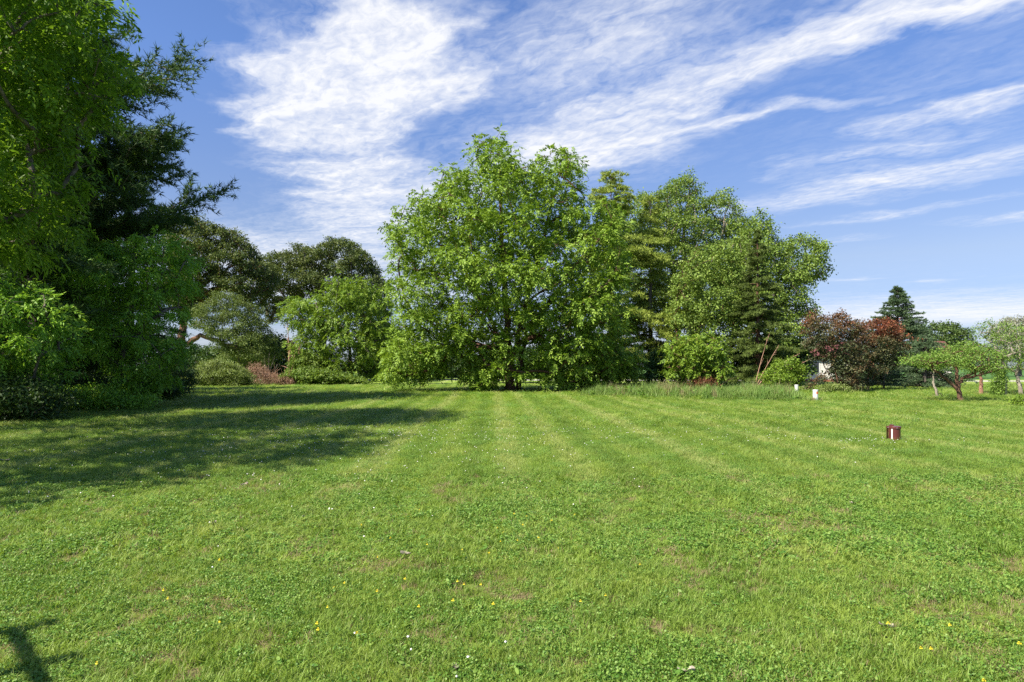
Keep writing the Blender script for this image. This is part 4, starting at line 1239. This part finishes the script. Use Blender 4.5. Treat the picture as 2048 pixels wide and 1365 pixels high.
for k in range(60):
    p = np.array([r.uniform(ground_x(500, 57), ground_x(580, 57)), r.normal(57, 0.4), 0.0]) - org
    q = p + np.array([r.normal() * 0.5, r.normal() * 0.4, r.uniform(0.6, 1.9)])
    paths.append((bez(p, q, r, 4, 0, 0.08), np.array([0.016, 0.013, 0.01, 0.005])))
v, qd = tubes(paths, 4)
link('stems', mesh_from('stems', v, quads=qd), M['bark_dead'], root)

root = thing('dead_shrub', 'reddish brown dead shrub in the tall grass beside the young bright green tree', 'shrub', tuple(px2w(1410, 785, 39.5)[:2]) + (0,))
org = np.array(root.location)
S = np.stack([r.normal(org[0], 0.42, 420), r.normal(39.5, 0.3, 420), r.uniform(0.05, 0.95, 420)], 1)
v, t_, lv, cl = sprays(S, unit(r.normal(size=(420, 3)) + np.array([0, 0, 0.3])), 'simple', dict(n=7, spread=0.09, len=0.11, wid=0.03, droop=0.1), r)
link('dry_leaves', mesh_from('dry_leaves', v - org, tris=t_, attrs={'lv': lv, 'cl': cl}), leafmat('leaf_rust', (0.08, 0.025, 0.014), (0.17, 0.055, 0.028), (0.28, 0.11, 0.055), 0.15, tshift=(1, 1, 1)), root)
paths = []
for k in range(30):
    p = np.array([r.normal() * 0.25, r.normal() * 0.2, 0])
    q = p + np.array([r.normal() * 0.4, r.normal() * 0.3, r.uniform(0.5, 1.1)])
    paths.append((bez(p, q, r, 4, 0, 0.08), np.array([0.014, 0.012, 0.009, 0.005])))
v, qd = tubes(paths, 4)
link('stems', mesh_from('stems', v, quads=qd), M['bark_brown'], root)

bare('fallen_branch', 'long bare reddish branches leaning from the ragged conifer over its foot', 1508, 775, 48.5, [(1590, 708, -0.8), (1620, 716, -0.5), (1560, 690, 0.2), (1535, 668, -0.4)], M['bark_dead'], 0.035, 4, 7, 'dead wood', 0.22)

# tall unmown grass: bed in front of the pines, fringe along the left woods
r = np.random.default_rng(23)
TT = []
for i in range(3):
    v, tt, lv = blades(26, 0.16, 0.32, 0.75, 0.016, r, 0.5, 0.45)
    TT.append(template('tall_tuft', mesh_from('tall_tuft', v, tris=tt, attrs={'lv': lv}), M['blade_tall']))
v, tt, lv = blades(26, 0.16, 0.4, 0.95, 0.012, r, 0.5, 0.35)
TT.append(template('dry_tall_tuft', mesh_from('dry_tall_tuft', v, tris=tt, attrs={'lv': lv}), M['blade_dry']))
for i in range(2):
    v, tt, lv = round_leaves(26, 0.2, 0.045, 0.05, 0.45, r, 1.3)
    TT.append(template('weed_clump', mesh_from('weed_clump', v, tris=tt, attrs={'lv': lv, 'cl': lv}), M['clover']))


def tall_bed(name, label, outline_px, step, hscale, dryspots=(), weeds=0.12, seed=1):
    """outline of the bed on the ground, given as (px, distance)"""
    r = np.random.default_rng(seed)
    poly = [(ground_x(a, d_), d_) for a, d_ in outline_px]
    A = np.array(poly)
    gx, gy = np.meshgrid(np.arange(A[:, 0].min(), A[:, 0].max(), step), np.arange(A[:, 1].min(), A[:, 1].max(), step))
    p = np.stack([gx.ravel(), gy.ravel()], 1) + r.uniform(-0.6, 0.6, (gx.size, 2)) * step
    p = p[inside_poly(poly, p)]
    e = edge_dist(poly, p)
    n = len(p)
    keep = r.random(n) < np.clip(0.25 + e * 1.6 + (vnoise(p[:, 0], p[:, 1], 0.7, seed + 90) - 0.5), 0, 1)
    p, e = p[keep], e[keep]
    n = len(p)
    hh = hscale * np.clip(0.28 + e * 0.9, 0.28, 1.0) * r.uniform(0.7, 1.2, n) * (0.45 + 1.1 * vnoise(p[:, 0], p[:, 1], 1.1, seed + 50))
    idx = r.integers(0, 3, n)
    idx = np.where(r.random(n) < weeds, r.integers(4, 6, n), idx)
    idx = np.where(r.random(n) < 0.07, 3, idx)
    for (a, d_, rad) in dryspots:
        dd = np.hypot(p[:, 0] - ground_x(a, d_), p[:, 1] - d_)
        idx = np.where((dd < rad) & (r.random(n) < 0.85), 3, idx)
    o = gn_scatter(name, np.column_stack([p, np.zeros(n)]), np.stack([r.normal(size=n) * 0.08, r.normal(size=n) * 0.08, r.uniform(0, 6.28, n)], 1),
                   np.stack([np.full(n, 1.0)] * 2 + [hh], 1), idx, TT)
    return tag(o, label, 'grass', kind='stuff')


tall_bed('tall_grass', 'bed of tall unmown grass and weeds left of the white pipe',
         [(1140, 36.5), (1240, 34.5), (1330, 33.8), (1440, 32.0), (1520, 31.2), (1600, 31.2), (1626, 32.5), (1600, 40), (1500, 43), (1350, 43), (1200, 42)], 0.27, 0.95, [(1345, 37.0, 0.7), (1325, 38.5, 0.5)], 0.10, 3)
tall_bed('tall_grass', 'strip of tall grass along the foot of the far left woods',
         [(355, 52.5), (430, 53), (520, 55), (600, 57), (700, 60), (745, 61), (740, 66), (600, 62), (500, 60), (420, 58), (350, 57)], 0.30, 0.95, [(560, 57.5, 1.0), (530, 57, 0.8)], 0.15, 4)
tall_bed('tall_grass', 'fringe of rough grass along the foot of the left tree wall',
         [(-40, 20.5), (60, 20.8), (130, 23), (230, 27), (310, 32), (365, 45), (368, 53), (340, 50), (300, 38), (200, 31), (100, 26), (-40, 23)], 0.25, 0.45, [], 0.35, 5)
tall_bed('tall_grass', 'weeds around the wire fence at the right edge', [(1985, 35.2), (2048, 34.8), (2080, 35), (2080, 37.5), (1990, 37.2)], 0.22, 0.55, [], 0.3, 6)

r = np.random.default_rng(29)
fp = []
for (a, d_, rad, n) in ((1789, 14.75, 0.17, 60), (1631, 31.6, 0.20, 26), (1924, 31.2, 0.26, 26), (1876, 34.5, 0.25, 26), (1963, 38.3, 0.28, 26), (2044, 35.5, 0.25, 20), (1019, 44, 0.6, 30)):
    an = r.uniform(0, 2 * math.pi, n); rr = rad * r.uniform(0.95, 1.35, n)
    fp.append(np.stack([ground_x(a, d_) + rr * np.cos(an), d_ + rr * np.sin(an), np.zeros(n), np.full(n, 0.12 if d_ < 20 else 0.32)], 1))
fp = np.concatenate(fp); n = len(fp)
hz = fp[:, 3] * r.uniform(0.6, 1.5, n)
tag(gn_scatter('rough_grass', fp[:, :3], np.stack([r.normal(size=n) * 0.2, r.normal(size=n) * 0.2, r.uniform(0, 6.28, n)], 1), np.stack([fp[:, 3] * 1.2] * 2 + [hz], 1), r.integers(0, 4, n), TT),
    'unmown grass left standing round the well casing, the pipe and the tree trunks', 'grass', kind='stuff')

# ------------------------------------------------------------------ pipes, riser, fence, house, car
M['white_pvc'] = plain('white_plastic', (0.74, 0.73, 0.70), 0.45, 0.4, 0.06, 3)
M['orange'] = plain('orange_sticker', (0.80, 0.16, 0.03), 0.5, 0.3, 0.05, 8)
M['maroon'] = plain('maroon_paint', (0.115, 0.030, 0.028), 0.28, 0.55, 0.22, 7)
M['steel'] = plain('grey_steel', (0.42, 0.42, 0.43), 0.35, 0.5, 0.1, 10, 0.6)


def pipe(label, px, d, rad, h, sticker):
    root = thing('standpipe', label, 'pipe', (ground_x(px, d), d, 0), 0, 'white standpipes beside the tall grass')
    Mesh().lathe([(rad, -0.05), (rad, h - 0.05), (rad, h - 0.045)], 32, cap=False).build('pipe_body', M['white_pvc'], root, True)
    Mesh().lathe([(rad * 1.0, h - 0.045), (rad * 1.07, h - 0.045), (rad * 1.07, h - 0.012), (rad * 1.0, h), (0.01, h + 0.004)], 32, cap=False).build('pipe_cap', M['white_pvc'], root, False)
    if sticker:
        mm = Mesh()
        a0, a1, n = math.radians(-98), math.radians(-48), 6
        for k in range(n):
            b0, b1 = a0 + (a1 - a0) * k / n, a0 + (a1 - a0) * (k + 1) / n
            R = rad + 0.003
            mm.poly([(R * math.cos(b0), R * math.sin(b0), h - 0.19), (R * math.cos(b1), R * math.sin(b1), h - 0.19), (R * math.cos(b1), R * math.sin(b1), h - 0.09), (R * math.cos(b0), R * math.sin(b0), h - 0.09)])
        mm.build('sticker', M['orange'], root)
    return root


pipe('upright white plastic pipe with an orange sticker at the end of the tall grass', 1631, 31.6, 0.115, 0.56, True)
pipe('short white plastic pipe half hidden behind the tall grass', 1593, 39.0, 0.10, 0.60, False)

d = 14.75
root = thing('well_casing', 'short maroon metal well casing with a hinged cap standing in the lawn', 'well casing', (ground_x(1789, d), d, 0), math.radians(-28))
Mesh().lathe([(0.118, -0.03), (0.118, 0.300)], 40, cap=False).build('casing', M['maroon'], root, True)
Mesh().lathe([(0.106, 0.280), (0.129, 0.280), (0.129, 0.316), (0.122, 0.326), (0.004, 0.338)], 40, cap=False).build('cap', M['maroon'], root, False)
Mesh().box(-0.100, -0.015, -0.075, 0.035, 0.322, 0.362).build('conduit_box', M['maroon'], root, False, 0.008)
Mesh().lathe([(0.016, -0.02), (0.016, 0.290), (0.019, 0.292), (0.019, 0.305)], 14, -0.138, -0.01).build('conduit', M['maroon'], root, True)
Mesh().box(-0.158, -0.122, -0.03, 0.012, 0.291, 0.328).build('conduit_elbow', M['maroon'], root, False, 0.006)
for a in (20, 110, 200, 290):
    x, y = 0.131 * math.cos(math.radians(a)), 0.131 * math.sin(math.radians(a))
    Mesh().box(x - 0.008, x + 0.008, y - 0.008, y + 0.008, 0.291, 0.305).build('bolt', M['steel'], root)
mm = Mesh()
for k in range(4):
    b0, b1 = math.radians(-121 + k * 3.2), math.radians(-121 + (k + 1) * 3.2)
    R = 0.1205
    mm.poly([(R * math.cos(b0), R * math.sin(b0), 0.02), (R * math.cos(b1), R * math.sin(b1), 0.02), (R * math.cos(b1), R * math.sin(b1), 0.277), (R * math.cos(b0), R * math.sin(b0), 0.277)])
mm.build('white_stripe', M['white_pvc'], root)

# wire fence bit at the right edge
M['wire'] = plain('dark_wire', (0.05, 0.06, 0.05), 0.5, 0.4, 0.1, 9)
x0, d = ground_x(2012, 35.6), 35.6
root = thing('wire_fence', 'thin dark wire garden fence on steel posts at the right edge', 'fence', (x0, d, 0))
for k in range(3):
    Mesh().bar((k * 0.68, 0, -0.05), (k * 0.68, 0, 1.0), 0.035, 0.035).build('post', M['wire'], root)
for k in range(5):
    Mesh().bar((0, 0, 0.15 + k * 0.18), (1.36, 0, 0.15 + k * 0.18), 0.006, 0.006).build('wire', M['wire'], root)
for k in range(9):
    Mesh().bar((0.085 + k * 0.15, 0.005, 0.02), (0.085 + k * 0.15, 0.005, 0.9), 0.005, 0.005).build('wire', M['wire'], root)

# house and garage
M['siding'] = plain('white_siding', (0.66, 0.62, 0.58), 0.7, 0.2, 0.06, 2)
M['roof'] = plain('maroon_shingle', (0.14, 0.055, 0.05), 0.85, 0.15, 0.25, 3)
M['brick'] = plain('red_brick', (0.26, 0.085, 0.06), 0.85, 0.15, 0.25, 5)
m, t, out = new_mat('window_glass')
t.l.new(principled(t, (0.03, 0.035, 0.045), 0.08, 0.6), out.inputs[0])
M['glass'] = m


def house(name, label, x0, x1, d, depth, eave, ridge, wins, door=None, brick_h=0.0):
    root = thing(name, label, 'house', ((x0 + x1) / 2, d, 0), math.radians(-6))
    hw = (x1 - x0) / 2
    wl = Mesh().box(-hw, hw, 0, depth, -0.1, eave)
    wl.prism([(-0.001, 0)] * 0 + [(0, 0), (depth, 0), (depth / 2, ridge - eave - 0.12)], -hw, hw) if False else None
    wl.build('wall', M['siding'], root)
    for k in range(int(eave / 0.3)):                                  # lapped siding boards
        z = 0.08 + brick_h + k * 0.3
        if z + 0.28 < eave: Mesh().box(-hw - 0.012, hw + 0.012, -0.022, -0.003, z, z + 0.285).build('siding_board', M['siding'], root)
    if brick_h: Mesh().box(-hw - 0.02, hw + 0.02, -0.06, -0.024, -0.05, brick_h).build('brick_base', M['brick'], root)
    rf = Mesh()
    o = 0.45
    for sy, yb in ((-1, -o), (1, depth + o)):
        ym = depth / 2
        rf.poly([(-hw - o, yb, eave - 0.08), (hw + o, yb, eave - 0.08), (hw + o, ym, ridge), (-hw - o, ym, ridge)])
        rf.poly([(-hw - o, yb, eave - 0.20), (hw + o, yb, eave - 0.20), (hw + o, ym, ridge - 0.12), (-hw - o, ym, ridge - 0.12)])
        rf.poly([(-hw - o, yb, eave - 0.08), (hw + o, yb, eave - 0.08), (hw + o, yb, eave - 0.20), (-hw - o, yb, eave - 0.20)])
    for sx in (-hw - o, hw + o):
        rf.poly([(sx, -o, eave - 0.08), (sx, depth / 2, ridge), (sx, depth / 2, ridge - 0.12), (sx, -o, eave - 0.20)])
        rf.poly([(sx, depth + o, eave - 0.08), (sx, depth / 2, ridge), (sx, depth / 2, ridge - 0.12), (sx, depth + o, eave - 0.20)])
    rfo = rf.build('roof', M['roof'], root)
    for sx in (-hw, hw):
        Mesh().poly([(sx, 0, eave), (sx, depth, eave), (sx, depth / 2, ridge - 0.13)]).build('gable', M['siding'], root)
    if brick_h: Mesh().box(hw * 0.3, hw * 0.3 + 0.6, depth * 0.55, depth * 0.55 + 0.6, ridge - 0.9, ridge + 0.7).build('chimney', M['brick'], rfo)
    for (wx, wz, ww, wh) in wins:
        w = Mesh().box(wx - ww / 2 - 0.07, wx + ww / 2 + 0.07, -0.07, -0.024, wz - 0.07, wz + wh + 0.07).build('window', M['white_pvc'], root)
        for sx in (-1, 1):
            Mesh().box(wx + sx * ww / 4 - ww / 4 + 0.03, wx + sx * ww / 4 + ww / 4 - 0.03, -0.082, -0.072, wz, wz + wh).build('pane', M['glass'], w)
    if door:
        dd = Mesh().box(door[0] - door[1] / 2, door[0] + door[1] / 2, -0.08, -0.026, 0.0, door[2]).build('door', M['white_pvc'], root)
        Mesh().box(door[0] + door[1] * 0.36, door[0] + door[1] * 0.42, -0.12, -0.082, 0.95, 1.05).build('handle', M['steel'], dd)
    return root


house('house', 'white house with a red roof half hidden behind the purple shrubs', ground_x(1606, 76), ground_x(1730, 76), 76, 8, 2.9, 4.6, [(-2.2, 1.0, 1.2, 1.2), (0.6, 1.0, 1.4, 1.2), (2.6, 1.0, 1.2, 1.2)], (1.9, 0.95, 2.05), 0.25)
house('garage', 'small white building with a maroon roof between the blue spruce and the apple tree', ground_x(1866, 80), ground_x(1902, 80), 80, 5, 3.1, 4.75, [(-0.3, 1.2, 0.9, 0.9)], None, 0.0)

# parked car seen between the trunks
M['car_paint'] = plain('dark_car_paint', (0.05, 0.055, 0.06), 0.25, 0.6, 0.05, 2)
M['rubber'] = plain('tyre_rubber', (0.02, 0.02, 0.02), 0.85, 0.2, 0.1, 8)
x, d = ground_x(1492, 68), 68
root = thing('parked_car', 'dark car with a pale roof parked behind the ragged conifer', 'car', (x, d, 0), math.radians(0))
body = [(-2.15, 0.35), (2.15, 0.35), (2.2, 0.62), (2.12, 0.84), (1.0, 0.95), (-1.75, 0.97), (-2.15, 0.9), (-2.2, 0.6)]
Mesh().prism(body, -0.88, 0.88).build('body', M['car_paint'], root, False, 0.05)
Mesh().prism([(-1.65, 0.965), (0.98, 0.945), (0.35, 1.40), (-1.15, 1.42)], -0.76, 0.76).build('cabin', M['glass'], root, False, 0.03)
Mesh().prism([(-1.2, 1.425), (0.40, 1.405), (0.2, 1.48), (-1.0, 1.49)], -0.72, 0.72).build('roof', M['white_pvc'], root, False, 0.02)
for sx in (-1.35, 1.35):
    for sy in (-0.80, 0.80):
        wv = Mesh().lathe([(0.16, -0.1), (0.31, -0.1), (0.32, -0.06), (0.32, 0.06), (0.31, 0.1), (0.16, 0.1)], 20)
        w = wv.build('wheel', M['rubber'], root, True)
        w.rotation_euler = (math.radians(90), 0, 0); w.location = (sx, sy, 0.32)
        h = Mesh().lathe([(0.15, -0.09), (0.18, -0.09), (0.18, 0.09), (0.15, 0.09)], 14).build('rim', M['steel'], w, True)
for sy in (-0.6, 0.6):
    Mesh().box(2.17, 2.215, sy - 0.16, sy + 0.16, 0.62, 0.74).build('headlight', M['white_pvc'], root)

# unseen wooden frame added on the left, shaped to throw the T-shaped shadow
M['timber'] = bark('weathered_timber', (0.12, 0.09, 0.06), (0.30, 0.23, 0.16), 16)
k = 1 / math.tan(SUN_ELEV)
H = 2.3
sh = np.array([k * math.cos(SHADOW_AZ), k * math.sin(SHADOW_AZ)])
tp = np.array([-2.98, 4.12]) - sh * H
bd = np.array([0.68, -0.735]); pd = np.array([0.735, 0.68])
root = thing('shadow_frame', 'unseen wooden frame added outside the left edge to cast the T shaped shadow on the grass', 'shadow_frame', (float(tp[0]), float(tp[1]), 0))
L = 2.6
for s in (0.0, L):
    Mesh().bar((bd[0] * s, bd[1] * s, -0.05), (bd[0] * s, bd[1] * s, H - 0.04), 0.05, 0.05).build('post', M['timber'], root)
Mesh().bar((bd[0] * -0.05, bd[1] * -0.05, H), (bd[0] * (L + 0.05), bd[1] * (L + 0.05), H), 0.045, 0.055).build('beam', M['timber'], root)
for s, a, b in ((0.02, -0.34, 0.26), (0.68, -0.14, 0.24), (1.45, -0.12, 0.30), (2.2, -0.12, 0.30)):
    c = bd * s
    Mesh().bar((c[0] + pd[0] * a, c[1] + pd[1] * a, H - 0.068), (c[0] + pd[0] * b, c[1] + pd[1] * b, H - 0.068), 0.08, 0.08).build('crossbar', M['timber'], root)

# curled dry leaves and scraps lying in the lawn
M['scrap'] = plain('bleached_leaf', (0.36, 0.31, 0.25), 0.8, 0.1, 0.35, 40)
r = np.random.default_rng(41)
SCR = [(431, 1054, 0.075, 'near the left side above the T shaped shadow'), (808, 1116, 0.06, 'in the near lawn left of the middle'), (1772, 1264, 0.05, 'in the near lawn at the right'), (1703, 1012, 0.045, 'below the maroon well casing'),
       (1376, 1356, 0.055, 'at the bottom edge right of the middle'), (604, 1041, 0.04, 'right of the leaf above the T shaped shadow'), (490, 974, 0.06, 'just below the tip of the tree shadow'), (910, 1350, 0.05, 'at the bottom edge left of the middle'), (10, 926, 0.09, 'in the tree shade at the left edge')]
for (px, py, s, where) in SCR:
    s *= 0.8
    d = CAMH * FPX / (py - HORIZON)
    vv, ff = [], []
    n, mseg = 6, 4
    for i in range(n + 1):
        for j in range(mseg + 1):
            u, w = i / n * 2 - 1, j / mseg * 2 - 1
            hw = (1 - abs(u) ** 1.7) * 0.5 + 0.05
            vv.append((u * s, w * s * hw, 0.030 + s * (0.35 * w * w + 0.18 * u * u + 0.10 * math.sin(3 * u + 2 * w)) + 0.004 * r.normal()))
    for i in range(n):
        for j in range(mseg):
            a = i * (mseg + 1) + j
            ff.append((a, a + mseg + 1, a + mseg + 2, a + 1))
    me = mesh_from('dry_leaf', vv, faces=ff, smooth=True)
    o = link('dry_leaf', me, M['scrap'], None, (ground_x(px, d), d, 0.0))
    o.rotation_euler = (r.normal() * 0.25, r.normal() * 0.25, r.uniform(0, 6.28))
    tag(o, 'curled bleached dry leaf lying ' + where, 'leaf', 'dry leaves on the lawn')

print('LEAF TRIS', TRI_TOTAL)
